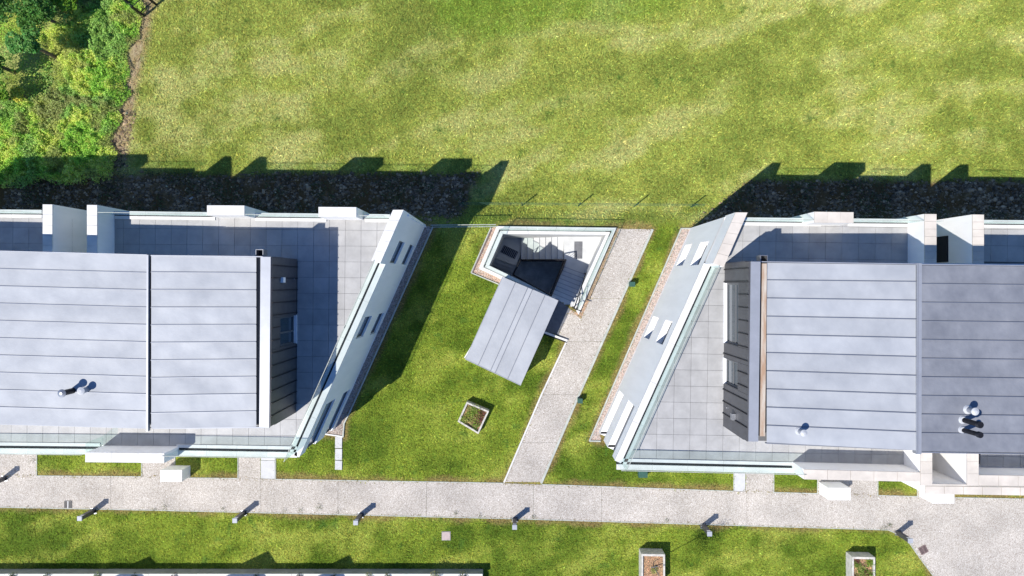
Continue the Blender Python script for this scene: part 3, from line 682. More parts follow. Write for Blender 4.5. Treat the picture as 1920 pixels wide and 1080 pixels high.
MB().prism([(XW+.2, YN2-.02), (26, YN2-.12), (26, YS2-.2), (XW1+.2, YS2+.02)], ZT-.03, ZR-.51).build('upper_wall', M['render'], Rb)
winsR = [(G(0, 530, ZT)[1], G(0, 643, ZT)[1], 6.75), (G(0, 670, ZT)[1], G(0, 719, ZT)[1], 6.75)]
fxR = clad_wall(Rb, XW, YN2, YS2, -1, G(0, 502.5, ZR)[1], .452, ZT, ZR-.04, winsR, X1=XW1)
MB().prism([(XW-.03, YN2), (XW+.199, YN2), (XW+.199, YN2+.02), (XW-.03, YN2+.02)], ZT, ZR-.42).build('cladding_panel', M['clad'], Rb); MB().prism([(XW1-.03, YS2-.02), (XW1+.199, YS2-.02), (XW1+.199, YS2), (XW1-.03, YS2)], ZT, ZR-.42).build('cladding_panel', M['clad'], Rb)
facade_window(Rb, fxR, -1, winsR[0][0]-.02, winsR[0][1]+.02, ZT+.03, 6.75, .62); facade_window(Rb, fxR, -1, winsR[1][0]-.02, winsR[1][1]+.02, ZT+.03, 6.75, .5)
MB().box(XW1-.16, XW1-.03, G(0, 787, 6.5)[1], G(0, 775, 6.5)[1], 6.4, 6.62).build('wall_lamp', M['steel'], Rb)
MB().box(XW1-.07, XW1-.03, G(0, 765.5, 5.6)[1], G(0, 762.5, 5.6)[1], 5.6, 5.66).build('tap', M['steel'], Rb)
MB().box(slotN[1]-.05, slotN[1]-.001, G(0, 491, 4.8)[1], G(0, 442, 4.8)[1], 2.7, 4.8).build('service_door', M['black'], Rb)
zD0, zD1, zE = 7.60, 7.80, 7.74
rf = MB().prism([G(1408, 491, 7.6), G(2100, 500, 7.6), G(2100, 838, 7.6), G(1405, 828, 7.6)], ZR-.5, 7.46).build('roof', M['slab_base'], Rb)
y1 = [492.3]+[525+34.05*i for i in range(9)]+[830]; y2 = [496.2]+[528+35.2*i for i in range(9)]+[844.8]
roof_sheets(rf, 1437.5, 1717, y1, y2, zD0, zD1, None, 'zinc')
y1 = [497+34.95*i for i in range(11)]; y2 = [500.5+35.1*i for i in range(11)]
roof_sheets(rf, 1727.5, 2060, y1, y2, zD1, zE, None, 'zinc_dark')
MB().prism([G(1718, 493.6, zD1), G(1727, 493.7, zD1), G(1726.2, 851, zD1), G(1717, 851, zD1)], 7.6, zD1+.05).build('ridge_trim', M['zinc_trim'], rf)
MB().prism([G(1720.8, 494, zD1+.05), G(1722, 494, zD1+.05), G(1721.3, 850, zD1+.05), G(1720, 850, zD1+.05)], zD1, zD1+.058).build('ridge_joint', M['zinc_seam'], rf)
MB().prism([G(1408.5, 489.6, zD0), G(1718, 494.2, zD1), G(1718, 496, zD1), G(1408.5, 491.4, zD0)], 7.5, [zD0+.03, zD1+.03, zD1+.03, zD0+.03]).build('eaves_trim', M['zinc_trim'], rf)
MB().prism([G(1727, 494.8, zD1), G(2060, 499, zE), G(2060, 500.6, zE), G(1727, 496.6, zD1)], 7.5, zD1+.03).build('eaves_trim', M['zinc_trim'], rf)
MB().prism([G(1437, 830.3, zD0), G(1717, 845.2, zD1), G(1717, 847.4, zD1), G(1437, 832.3, zD0)], 7.45, zD0-.02).build('gutter', M['zinc_seam'], rf)
MB().prism([G(1727, 847, zD1), G(2060, 852, zE), G(2060, 854, zE), G(1727, 849.2, zD1)], 7.45, zD0+.2).build('gutter', M['zinc_seam'], rf)
MB().prism([G(1408, 490.4, ZR), G(1426, 490.6, ZR), G(1421.8, 828, ZR), G(1403.6, 827.8, ZR)], ZR-.4, ZR).build('roof_capping', M['zinc_trim'], rf)
MB().prism([G(1424, 492, 7.6), G(1439, 492, 7.6), G(1436, 826, 7.6), G(1421, 826, 7.6)], 7.3, 7.42).build('gutter', M['black'], rf)
MB().prism([G(1429, 494, 7.68), G(1438, 494, 7.68), G(1434.5, 818, 7.68), G(1425, 818, 7.68)], 7.5, 7.68).build('timber_board', M['timber'], rf)
hp = MB(); hx0, hx1 = G(1427, 0, 7.6)[0], G(1438.5, 0, 7.6)[0]; hy0, hy1 = G(0, 490, 7.6)[1], G(0, 479.6, 7.6)[1]
hp.box(hx0-.02, hx0, hy0, hy1+.02, 7.2, 7.6); hp.box(hx1, hx1+.02, hy0, hy1+.02, 7.2, 7.6); hp.box(hx0, hx1, hy1, hy1+.02, 7.2, 7.6); hp.build('hopper_rim', M['steel'], Rb)
MB().box(hx0, hx1, hy0, hy1, 7.2, 7.35).build('rainwater_hopper', M['black'], Rb)
def zD(px): return zD0+(zD1-zD0)*(px-1438)/280+.01
flue(Rb, (1499, 808), zD(1499), .34, .12, 'cowl_grey', 'zinc_trim', collar=True)
flue(Rb, (1815, 768), 7.79, .34, .13, 'cowl_grey', 'zinc_trim', collar=True)
flue(Rb, (1805, 787), 7.79, .52, .12, 'black', 'black', lean=(.18, -.05), cowl='rings', collar=True)
flue(Rb, (1804, 806), 7.79, .52, .11, 'black', 'black', lean=(.2, -.04), cowl='rings', collar=True)

# ---- sunken stairwell
W = thing('sunken_stairwell', 'sunken concrete stairwell with pale steps, glass edge and dark pit between the buildings', 'stairwell', (G(1020, 500)[0], G(1020, 500)[1], 0))
wi = well_in; ZW = -3.3
rim_o = GP([(931.5, 424), (1156, 427), (1083, 587), (897.5, 504)], .22)
MB().prism([lerp(a, b, -.02) for a, b in zip(wi, wi)], ZW-.2, ZW).build('pit_floor', M['well_floor'], W)
def wall_in(a, b_, z1=.1, m='well'):
    a = Vector(a); b_ = Vector(b_); d = (b_-a).normalized(); n = Vector((d.y, -d.x))*.2
    MB().prism([a, b_, b_+n, a+n] if True else [], ZW-.2, z1).build('retaining_wall', M[m], W)
A_, B_, C_, D_ = [Vector(p) for p in wi]
E_ = D_+(C_-D_)*((1040-917.5)/(1074-917.5))
for a, b_ in ((A_, D_), (D_, E_), (C_, B_), (B_, A_)):
    d = (b_-a).normalized(); n = Vector((d.y, -d.x))
    cen_ = (A_+B_+C_+D_)/4
    if (a+n*.1-cen_).length < (a-cen_).length: n = -n
    MB().prism([a, b_, b_+n*.2, a+n*.2], ZW-.2, .08+random.random()*.003).build('retaining_wall', M['well'], W)
d = (C_-E_).normalized(); n = Vector((d.y, -d.x)); n = -n if (E_+n*.1-(A_+C_)/2).length < (E_-(A_+C_)/2).length else n
MB().prism([E_, C_, C_+n*.2, E_+n*.2], ZW-.2, -.02).build('retaining_wall', M['well'], W)
def rim_run(a, b_, o_in, o_ch, o_out, zt, glass, stones):
    """a,b inner edge corners going with the inside on the left"""
    pass
# rim: quads between inner and outer corners, split inner coping / channel / outer coping
OUT = [Vector(p) for p in GP([(931.5, 424), (1156, 427), (1085, 590), (897.5, 504)], .2)]
OE = OUT[3]+(OUT[2]-OUT[3])*((1044-897.5)/(1085-897.5))
def rim(i0, i1, o0, o1, ns):
    for (t0, t1, z, nm, mt) in ((0.0, .42, .16, 'coping_stone', 'coping'), (.42, .56, .06, 'channel', 'gap'), (.56, 1.0, .20, 'coping_stone', 'coping')):
        n_ = ns if nm == 'coping_stone' else 1
        for k in range(n_):
            a = i0+(i1-i0)*(k/n_+.001); b_ = i0+(i1-i0)*((k+1)/n_-.001); c = o0+(o1-o0)*(k/n_+.001); e = o0+(o1-o0)*((k+1)/n_-.001)
            MB().prism([tuple(a.lerp(c, t0)), tuple(b_.lerp(e, t0)), tuple(b_.lerp(e, t1)), tuple(a.lerp(c, t1))], -.1 if t0 else .081, z).build(nm, M[mt], W)
    n_ = max(1, round((i1-i0).length/1.6))
    for k in range(n_):
        a = (i0+(i1-i0)*(k/n_+.004)).lerp(o0+(o1-o0)*(k/n_+.004), .49); b_ = (i0+(i1-i0)*((k+1)/n_-.004)).lerp(o0+(o1-o0)*((k+1)/n_-.004), .49)
        MB().bar(a, b_, .018, .07, 1.15).build('glass_panel', M['glass'], W)
        MB().bar(a, b_, .022, 1.151, 1.165).build('glass_edge', M['kerb'], W)
rim(A_, B_, OUT[0], OUT[1], 4); rim(D_, A_, OUT[3], OUT[0], 2); rim(B_, C_, OUT[1], OUT[2], 3); rim(D_, E_, OUT[3], OE, 2)
# landings and flights
def prz(pts, z0, z1, name, mt='well'): return MB().prism([G(a, b, z1) for a, b in pts], z0, z1).build(name, M[mt], W)
ZN = -1.32; ZWl = -2.67
prz([(1056.5, 438), (1140, 438), (1100, 518), (1058.5, 500.5)], ZW, ZN, 'landing')
prz([(940, 438), (977, 438), (976.5, 476), (967.5, 498), (922, 482)], ZW, ZWl, 'landing')
for k in range(8):
    l0 = lerp((1058.5, 500.5), (1032, 556.5), k/8); l1 = lerp((1058.5, 500.5), (1032, 556.5), (k+1)/8)
    r0 = lerp((1104, 517), (1076, 575), k/8); r1 = lerp((1104, 517), (1076, 575), (k+1)/8); z = ZN+(k+1)*.163
    s = prz([l0, r0, r1, l1], ZW, z-.001*k, 'step')
    MB().bar(G(*l0, z), G(*r0, z), .03, z-.02, z+.002).build('step_nosing', M['steel'], s)
for k in range(7):
    xa = 1056.5-k*11.36; xb = xa-11.3; z = ZN-(k+1)*.17
    s = prz([(xb, 438), (xa, 438), (xa, 488.5), (xb, 488.5)], ZW, z, 'step')
    MB().bar(G(xb+.5, 440, z), G(xb+.5, 488, z), .03, z-.02, z+.002).build('step_nosing', M['steel'], s)
for k in range(4):
    a0 = lerp((922, 482), (909, 508), k/4); a1 = lerp((922, 482), (909, 508), (k+1)/4); b0 = lerp((967.5, 498), (956, 522), k/4); b1 = lerp((967.5, 498), (956, 522), (k+1)/4)
    prz([a0, b0, b1, a1], ZW, ZWl-(k+1)*.17, 'step', 'well')
o = prz([(1077, 453), (1092, 453), (1091.5, 485), (1076.5, 485)], ZN+.001, ZN+.02, 'door_mat', 'dark_grey')
gr = prz([(945, 459.5), (972, 472), (965, 486), (938, 472.5)], ZWl+.001, ZWl+.02, 'grate', 'black')
for k in range(9):
    a = lerp((945, 459.5), (972, 472), (k+.5)/9); b_ = lerp((938, 472.5), (965, 486), (k+.5)/9)
    MB().bar(G(*a, ZWl), G(*b_, ZWl), .02, ZWl+.02, ZWl+.035).build('bar', M['steel'], gr)
# dark guard rail round the pit
rail_pts = [(975.5, 488.8, -2.5), (1058.5, 488.5, -1.3), (1031.5, 554, .0), (962, 515.5, -3.2), (975.5, 488.8, -2.5)]
rm = MB(); st = MB(); bal = []
for (x0, y0, z0), (x1, y1_, z1) in zip(rail_pts[:-1], rail_pts[1:]):
    if z1 < -3 or z0 < -3: z0 = max(z0, -1.6); z1 = max(z1, -1.6)
    a = G(x0, y0, z0); b_ = G(x1, y1_, z1); a3 = (*a, z0+.95); b3 = (*b_, z1+.95)
    rm.tube(a3, b3, .035, n=8)
    st.add([(a[0], a[1], z0-.35), (b_[0], b_[1], z1-.35), (b_[0], b_[1], z1+.06), (a[0], a[1], z0+.06)], [(0, 1, 2, 3)])
    n_ = max(4, int((Vector(a)-Vector(b_)).length/.17))
    for k in range(n_+1):
        p = lerp(a3, b3, k/n_); bal.append((p, (p[0], p[1], p[2]-.95)))
gr_ = rm.build('guard_rail', M['black'], W)
so_ = st.build('stringer', M['black'], W); m_ = so_.modifiers.new('solid', 'SOLIDIFY'); m_.thickness = .07; m_.offset = 0
for p, q in bal: MB().tube(p, q, .010, n=5).build('baluster', M['black'], gr_)
# handrail on the outer wall of the entry flight
hr = MB(); pts = [(*G(1100, 512, 0), -.35), (*G(1082, 556, 0), .55), (*G(1073, 577, 0), .95), (*G(1087, 582, 0), .95)]
for a, b_ in zip(pts[:-1], pts[1:]): hr.tube(a, b_, .025)
for p in pts[:3]: hr.tube(p, (p[0], p[1], p[2]-.9), .02)
hr.tube((*G(1085, 548, 0), .9), (*G(1079, 580, 0), .95), .018); hr.build('handrail', M['black'], W)

# ---- shelter over the stair foot
S = thing('stair_shelter', 'small shelter with grey standing seam roof over the stair entrance', 'shelter', (*G(960, 620), 0))
zs_ = 2.0
sp = [Vector(p) for p in shelter]; cS = sum(sp, Vector((0, 0)))/4
inn = [cS+(p-cS)*.955 for p in sp]          # NW, NE(E), SE(S), SW(W)
def swall(a, b_, z0=0, z1=1.9, m='coping'): MB().bar(a, b_, .12, z0, z1).build('wall', M[m], S)
swall(inn[0], inn[3]); swall(inn[3]+(inn[2]-inn[3])*.02, inn[2]-(inn[2]-inn[3])*.02, z1=1.895); swall(inn[2], inn[2]+(inn[1]-inn[2])*.62, z1=1.89)
swall(inn[0]+(inn[1]-inn[0])*.03, inn[0]+(inn[1]-inn[0])*.35, z0=.21, z1=1.885)
MB().bar(inn[1]-(inn[1]-inn[0])*.03, inn[1]-(inn[1]-inn[0])*.03+(inn[2]-inn[1])*.03, .1, 0, 1.88).build('post', M['black'], S)
rs = MB().prism([tuple(cS+(p-cS)*.99) for p in sp], 1.9, 1.97).build('roof', M['zinc_seam'], S)
tt = [0, .23, .452, .535, .763, 1.0]
for k in range(5):
    a = sp[0].lerp(sp[1], tt[k]); b_ = sp[0].lerp(sp[1], tt[k+1]); c = sp[3].lerp(sp[2], tt[k+1]); e = sp[3].lerp(sp[2], tt[k])
    nu, nv = 14, 4; vs = []
    for j in range(nv+1):
        for i in range(nu+1):
            u = i/nu; v = j/nv; p = a.lerp(e, u).lerp(b_.lerp(c, u), .015+v*.97)
            z = zs_+.006*math.sin(v*math.pi)*(float(fbm(np.array([p.x*2]), np.array([p.y*2]), .9, 3)[0])-.5)*2
            vs.append((p.x, p.y, z))
    MB().add(vs, [(j*(nu+1)+i, j*(nu+1)+i+1, (j+1)*(nu+1)+i+1, (j+1)*(nu+1)+i) for j in range(nv) for i in range(nu)]).build('roof_sheet', M['zinc'], rs, smooth=True)
    if k: MB().bar(a, e, .022, zs_-.01, zs_+.03).build('standing_seam', M['zinc_seam'], rs)
ed = MB()
for i in range(4): ed.bar(sp[i], sp[(i+1) % 4], .02, 1.9, 2.012+.001*i)
ed.build('roof_edge', M['zinc_trim'], rs)
kerb([(935, 566), (871, 671)], .05, .05, 'coping')

# glass screen between building and stairwell
gs = thing('glass_screen', 'low clear glass screen running from the left building corner to the stairwell', 'glass screen', (*G(870, 425), 0))
pa, pb = G(812, 425.8), G(931, 424.8)
for k in range(3): MB().bar(lerp(pa, pb, k/3+.004), lerp(pa, pb, (k+1)/3-.004), .018, .03, 1.0).build('glass_panel', M['glass'], gs)
MB().bar(pa, pb, .035, -.02, .04).build('base_rail', M['kerb'], gs); MB().bar(pa, pb, .03, 1.0, 1.02).build('top_rail', M['kerb'], gs)

# wire fence in the field
fe = thing('wire_fence', 'thin wire fence on slim posts crossing the grass above the stairwell', 'fence', (*G(1100, 385), 0))
pf = [(870, 383.6), (978.5, 384.2), (1085, 384.8), (1191, 385.6), (1299, 386.5)]
for p in pf:
    x, y = G(*p); MB().box(x-.018, x+.018, y-.018, y+.018, -.4, .85).build('post', M['green'], fe)
for k in range(7):
    z = -.05+k*.145; wmsh = MB(); a = G(860, 383.5); b_ = G(1318, 386.7); wmsh.tube((*a, z), (*b_, z), .003 if k < 6 else .005, n=4); wmsh.build('wire', M['green'], fe)
fp = thing('fence_end', 'dark metal fence corner at the edge of the thicket', 'fence', (*G(262, 22), 0))
c0 = G(262, 24); 
for p in ((238, 2), (262, 24), (286, 3)):
    x, y = G(*p); MB().box(x-.04, x+.04, y-.04, y+.04, -.4, .7).build('post', M['black'], fp)
for a, b_ in (((238, 2), (262, 24)), ((262, 24), (286, 3))):
    for z in (.0, .65): MB().tube((*G(*a), z), (*G(*b_), z), .02, n=5).build('rail', M['black'], fp)

# ------------------------------------------------------------------ bollard lights, blocks, covers, drains
def bollard(first_px, label):
    x, y = G(*first_px)
    t = thing('bollard_light', label, 'bollard light', (x, y, 0), 'bollard lights along the path')
    s = .085; MB().box(x-s, x+s, y-s, y+s, .02, .97).build('post', M['clad'], t)
    MB().box(x-.105, x+.105, y-.105, y+.105, .97, 1.03).build('cap', M['cap_grey'], t, bevel=.008)
    MB().box(x-s+.01, x+s-.01, y-.088, y+s+.004, .80, .90).build('lens', M['frame_w'], t)
    MB().box(x-.13, x+.13, y-.13, y+.13, 0, .022).build('base_plate', M['steel'], t)
    ar = MB(); ar.tube((x-.2, y+.05, .08), (x+.18, y-.02, .10), .012, n=5); ar.tube((x+.1, y+.12, .05), (x+.14, y-.1, .08), .012, n=5); ar.build('stay', M['black'], t)
    return t
bl = [((149.5, 972), 'leftmost grey bollard light at the lawn edge, beside the drain grating'), ((440.5, 976), 'grey bollard light at the lawn edge below the left paved spur'), ((667, 980), 'grey bollard light at the lawn edge, third from the left'),
      ((965, 988.5), 'grey bollard light opposite the foot of the middle path'), ((1330.5, 1001), 'grey bollard light in the shadow of the sapling'), ((1707, 1014), 'grey bollard light at the lawn corner beside the wide gravel area'),
      ((-23, 909), 'dark bollard light at the left end of the path, north side')]
for (px, py), lab in bl:
    k = (H-1.0)/H; bollard((CX+(px-CX)*k, CY+(py-CY)*k), lab)
def wblock(px0, px1, py0, py1, z, lab):
    x0, ya_ = G(px0, py0, z); x1, yb_ = G(px1, py1, z)
    t = thing('concrete_block', lab, 'concrete block', ((x0+x1)/2, (ya_+yb_)/2, 0), 'white blocks by the front paths')
    MB().box(x0, x1, yb_, ya_, 0, z-.04).build('body', M['render'], t); MB().box(x0-.01, x1+.01, yb_-.01, ya_+.01, z-.04, z).build('lid', M['coping'], t, bevel=.006)
    return t
wblock(300.5, 341, 881.5, 903, .8, 'white rendered block beside the path under the left building'); wblock(1553, 1594.5, 915, 937.5, .95, 'white rendered block beside the path under the right building')
wblock(1748, 1789, 924.5, 943.8, 1.0, 'white rendered block at the corner of the wide white parapet on the right')
def drain(cx, cy, hw, hh, ang, lab, col='steel'):
    x, y = G(cx, cy); t = thing('drain_grating', lab, 'drain', (x, y, 0)); c, s = math.cos(ang), math.sin(ang)
    T = lambda u, v: (x+c*u-s*v, y+s*u+c*v)
    MB().prism([T(-hw, -hh), T(hw, -hh), T(hw, hh), T(-hw, hh)], .0, .026).build('tray', M['black'], t)
    for k in range(7):
        v = -hh+2*hh*(k+.5)/7
        MB().bar(T(-hw, v), T(hw, v), 2*hh/7*.5, .026, .04).build('bar', M['dark_steel' if col == 'steel' else col], t)
    MB().bar(T(0, -hh), T(0, hh), .025, .03, .045).build('divider', M['frame_w'] if col == 'steel' else M[col], t)
    fr = MB()
    for a, b_ in (((-hw, -hh), (hw, -hh)), ((hw, -hh), (hw, hh)), ((hw, hh), (-hw, hh)), ((-hw, hh), (-hw, -hh))): fr.bar(T(*a), T(*b_), .02, .0, .043)
    fr.build('frame', M['dark_steel'] if col == 'steel' else M[col], t)
drain(128.5, 945.5, .16, .16, R(-1), 'grey square drain grating in the path near its left end')
drain(1730.5, 1030.5, .17, .17, R(28), 'brown square drain grating in the gravel by the lawn corner', 'brown')
x, y = G(836.5, 1004.5); t = thing('manhole_cover', 'square brownish pink cover set in the lower lawn', 'cover', (x, y, 0))
MB().box(x-.2, x+.2, y-.2, y+.2, -.02, .03).build('frame', M['conc_grey'], t); MB().box(x-.175, x+.175, y-.175, y+.175, .03, .036).build('lid', mat('pinkish_lid', (.47, .38, .36), .8, nscale=8, nvar=.15, bump=.003), t)
for (px, py, hw, hh, z, lab) in ((1186, 533, .11, .10, .4, 'small green post light in the strip of lawn beside the right gravel bed'), (1088, 752, .10, .10, .4, 'small green post light in the lawn strip halfway down the middle path'), (1206, 888, .19, .18, .35, 'green box in the grass under the right building glass')):
    x, y = G(px, py, z); t = thing('green_post', lab, 'post light' if 'post' in lab else 'box', (x, y, 0))
    MB().box(x-hw, x+hw, y-hh, y+hh, 0, z-.03).build('body', M['green'], t); MB().box(x-hw-.01, x+hw+.01, y-hh-.01, y+hh+.01, z-.03, z).build('lid', M['green'], t, bevel=.006)

# ------------------------------------------------------------------ vegetation
def leaves(name, P, size, col, mt, parent=None, up=.6, aspect=.55):
    n = len(P); sz = np.broadcast_to(size, (n,))
    nr = rng.normal(size=(n, 3)); nr[:, 2] = np.abs(nr[:, 2])+up; nr /= np.linalg.norm(nr, axis=1, keepdims=True)
    t = np.cross(nr, rng.normal(size=(n, 3))); t /= np.linalg.norm(t, axis=1, keepdims=True)+1e-9; b = np.cross(nr, t)
    h = (sz/2)[:, None]
    V = np.stack([P-t*h, P-b*h*aspect+t*h*.1, P+t*h, P+b*h*aspect+t*h*.1], 1).reshape(-1, 3)
    F = np.arange(4*n).reshape(n, 4)
    return fast_mesh(name, V, F, mt, np.repeat(col, 4, 0), parent)
def cvar(base, n, v=.3, hue=.15):
    k = rng.uniform(1-v, 1+v, (n, 1)); c = np.array(base)*k; c[:, 0] *= rng.uniform(1-hue, 1+hue*2, n); return np.clip(c, .003, .9)

# grass blades over every lawn
N = 620000
X = rng.uniform(-23.5, 23.5, N); Y = rng.uniform(-13.6, 13.4, N)
bad = np.zeros(N, bool)
for pl in hard: bad |= inpoly(X, Y, pl)
for pl in (path_main, path_mid, strip_l, strip_r): bad &= ~((polydist(X, Y, pl) < .055) & (rng.random(N) < .55) & ~inpoly(X, Y, build_l) & ~inpoly(X, Y, build_r))
s_, w_ = soil_mask(X, Y)
bad |= rng.random(N) < s_*.93
bad |= rng.random(N) < w_*.75
px_, py_ = pxy(X, Y); bad |= (px_ < 262-py_*.19) & (py_ < 305)
X, Y = X[~bad], Y[~bad]; n = len(X)
ix = np.clip(((X+24)/.1).astype(int), 0, nx-1); iy = np.clip(((Y+14.5)/.1).astype(int), 0, ny-1)
col = gcol[iy, ix]*rng.lognormal(0, .30, (n, 1))*np.array((1, 1, 1)); col[:, 0] *= rng.uniform(.85, 1.25, n)
px_, py_ = pxy(X, Y); tall = np.where(py_ < 400, 1.25, .85)*(.6+.9*fbm(X, Y, .45, 3, 9.))
ang = rng.uniform(0, 2*np.pi, n); ln = rng.uniform(.05, .12, n)*tall; wd = rng.uniform(.012, .028, n)
hz = ln*rng.uniform(.25, .75, n)
dx, dy = np.cos(ang), np.sin(ang)
zg = gz(X, Y); V = np.stack([np.stack([X-dy*wd, Y+dx*wd, zg], 1), np.stack([X+dy*wd, Y-dx*wd, zg], 1), np.stack([X+dx*ln, Y+dy*ln, hz+zg], 1)], 1).reshape(-1, 3)
gb = fast_mesh('grass', V, np.arange(3*n).reshape(n, 3), M['grass'], np.repeat(np.clip(col*1.12, 0, 1), 3, 0)); tag(gb, kind='stuff')

# clods in the bare earth
n = 16000; X = rng.uniform(-23.5, 23.5, n*4); Y = rng.uniform(2.2, 8, n*4); s_, w_ = soil_mask(X, Y)
ok = (rng.random(n*4) < np.maximum(s_, w_*.8)) & ~inpoly(X, Y, build_l) & ~inpoly(X, Y, build_r); X, Y, s_ = X[ok][:n], Y[ok][:n], s_[ok][:n]; n = len(X)
def stones(name, X, Y, Z, r, col, mt, parent=None):
    n = len(X); base = np.array([(1, 0, 0), (-.5, .86, 0), (-.5, -.86, 0), (0, 0, 1), (.4, .7, .75), (-.8, 0, .6), (.4, -.7, .65)])
    a = rng.uniform(0, 6.28, n); c, s = np.cos(a), np.sin(a); j = rng.uniform(.65, 1.3, (n, 7, 3))
    B = base[None]*j; Bx = B[..., 0]*c[:, None]-B[..., 1]*s[:, None]; By = B[..., 0]*s[:, None]+B[..., 1]*c[:, None]
    V = np.stack([X[:, None]+Bx*r[:, None], Y[:, None]+By*r[:, None]*rng.uniform(.6, 1, (n, 1)), Z[:, None]+B[..., 2]*r[:, None]*.6-.2*r[:, None]], -1).reshape(-1, 3)
    tri = np.array([(0, 4, 3), (4, 1, 3), (1, 5, 3), (5, 2, 3), (2, 6, 3), (6, 0, 3), (0, 1, 4), (1, 2, 5), (2, 0, 6)])
    F = (tri[None]+7*np.arange(n)[:, None, None]).reshape(-1, 3)
    return fast_mesh(name, V, F, mt, np.repeat(col, 7, 0), parent)
r = rng.gamma(2., .022, n)+.02
o = stones('clods', X, Y, gz(X, Y)+S_[0, 0]*0, np.clip(r, .02, .14), np.clip(np.array((.18, .13, .08))*rng.lognormal(0, .5, (n, 1)), .01, .6), M['stones']); tag(o, kind='stuff')
k = int(n*1.0); X2 = X+rng.normal(0, .1, n); Y2 = Y+rng.normal(0, .1, n); sel = (fbm(X2, Y2, 1.1, 3, 17.) > .52)
Pw = np.stack([X2, Y2, rng.uniform(.03, .14, n)+gz(X2, Y2)], 1)[sel]
o = leaves('weeds', Pw, rng.uniform(.05, .11, len(Pw)), cvar((.07, .10, .035), len(Pw), .4), M['leaf']); tag(o, kind='stuff')
# pebbles in the beds
def bed_stones(poly, n, base, rr=(.012, .03), zz=.012):
    xs = [p[0] for p in poly]; ys_ = [p[1] for p in poly]
    X = rng.uniform(min(xs), max(xs), n*12); Y = rng.uniform(min(ys_), max(ys_), n*12); ok = inpoly(X, Y, poly); X, Y = X[ok][:n], Y[ok][:n]; n = len(X)
    return stones('pebbles', X, Y, np.full(n, zz), rng.uniform(rr[0], rr[1], n), cvar(base, n, .4, .08), M['stones'])
for pl, n_, c_ in ((strip_l, 5200, (.34, .28, .24)), (strip_r, 6500, (.46, .385, .325)), (stone_l, 2200, (.46, .35, .27)), (stone_r, 1600, (.42, .30, .20))):
    tag(bed_stones(pl, n_, c_, (.016, .034)), kind='stuff')

# thicket
def thicket_edge(py): return 262-py*.19+8*math.sin(py/23.)+6*math.sin(py/9.+1)
n = 330000; px_ = rng.uniform(-60, 285, n); py_ = rng.uniform(-60, 352, n)
X = (px_-CX)*H/FPX; Y = -(py_-CY)*H/FPX
e = 263-py_*.19+7*np.sin(py_/23.)+5*np.sin(py_/9.+1)-12*(fbm(X, Y, .7, 3, 2.)-.4)*2
low = sm(318, 352, py_+(fbm(X, Y, .8, 3, 41.)-.5)*60)*1.0
inside = np.clip((e-px_)/26, 0, 1)
ok = (px_ < e) & ~((px_ < 100+25*np.sin(py_/17.)) & (py_ < 185) & (rng.random(n) < .85)) & (rng.random(n) > low*1.0) & (rng.random(n) < .35+.65*inside)
X, Y, inside, px_, py_ = X[ok], Y[ok], inside[ok], px_[ok], py_[ok]; n = len(X)
hgt = (.18+.70*fbm(X, Y, .8, 5, 15., .7)**1.3)*(.35+.65*inside)
gapn = fbm(X, Y, .30, 4, 61., .7)
hgt *= .62+.55*sm(.35, .6, gapn)
Z = hgt*rng.beta(3.2, 1.1, n)
huen = fbm(X, Y, 1.6, 4, 27.); a = np.ones((n, 3))
c = mixc(mixc(a*np.array((.10, .20, .022)), a*np.array((.24, .33, .045)), sm(.38, .62, fbm(X, Y, .7, 4, 27., .7))), a*np.array((.10, .175, .035)), sm(.52, .66, fbm(X, Y, 1.3, 3, 71.)))
c = c*rng.lognormal(.98, .42, (n, 1))
dryt = sm(.57, .66, fbm(X, Y, .8, 3, 91.)); c = mixc(c, a*np.array((.36, .30, .12)), dryt*.6)
th = leaves('thicket', np.stack([X, Y, Z+.02+gz(X, Y)], 1), rng.uniform(.04, .095, n), np.clip(c, 0, .8), M['leaf'], up=.7, aspect=.4); tag(th, kind='stuff')
# trees in the corner
def crown_pts(cx, cy, z0, r, n, nb=26, flat=.7):
    cb = rng.normal(size=(nb, 3)); cb /= np.linalg.norm(cb, axis=1, keepdims=True); cb[:, 2] = np.abs(cb[:, 2])*flat
    cb = cb*r*rng.uniform(.35, .95, (nb, 1)); rb = rng.uniform(.22, .40, nb)*r
    k = rng.integers(0, nb, n); d = rng.normal(size=(n, 3)); d /= np.linalg.norm(d, axis=1, keepdims=True); d[:, 2] = np.abs(d[:, 2])*.8-.15
    q = cb[k]+d*rb[k][:, None]*rng.uniform(.75, 1.05, (n, 1))
    return q+np.array((cx, cy, z0)), cb+np.array((cx, cy, z0))
def tree(px, py, h, r, n, base, lab, size=(.07, .15), nb=26):
    h -= .9; r *= 1.12; x, y = G(px, py, h); t = thing('tree', lab, 'tree', (x, y, 0), 'trees in the thicket corner')
    P, cb = crown_pts(x, y, h-r*.6, r, n, nb)
    tr = MB(); tr.tube((x, y, -.4), (x, y, h-r*.6), .10, .05, n=8)
    for q in cb[:12]: tr.tube((x, y, max(.4, h-r*1.0)), tuple(q), .035, .01, n=5)
    tr.build('trunk', M['bark'], t)
    cc = cvar(base, n, .35, .2); hi = np.clip((P[:, 2]-(h-r*.6))/r, 0, 1)[:, None]
    leaves('crown', P, rng.uniform(size[0], size[1], n), cc, M['leaf'], t, up=.5, aspect=.6)
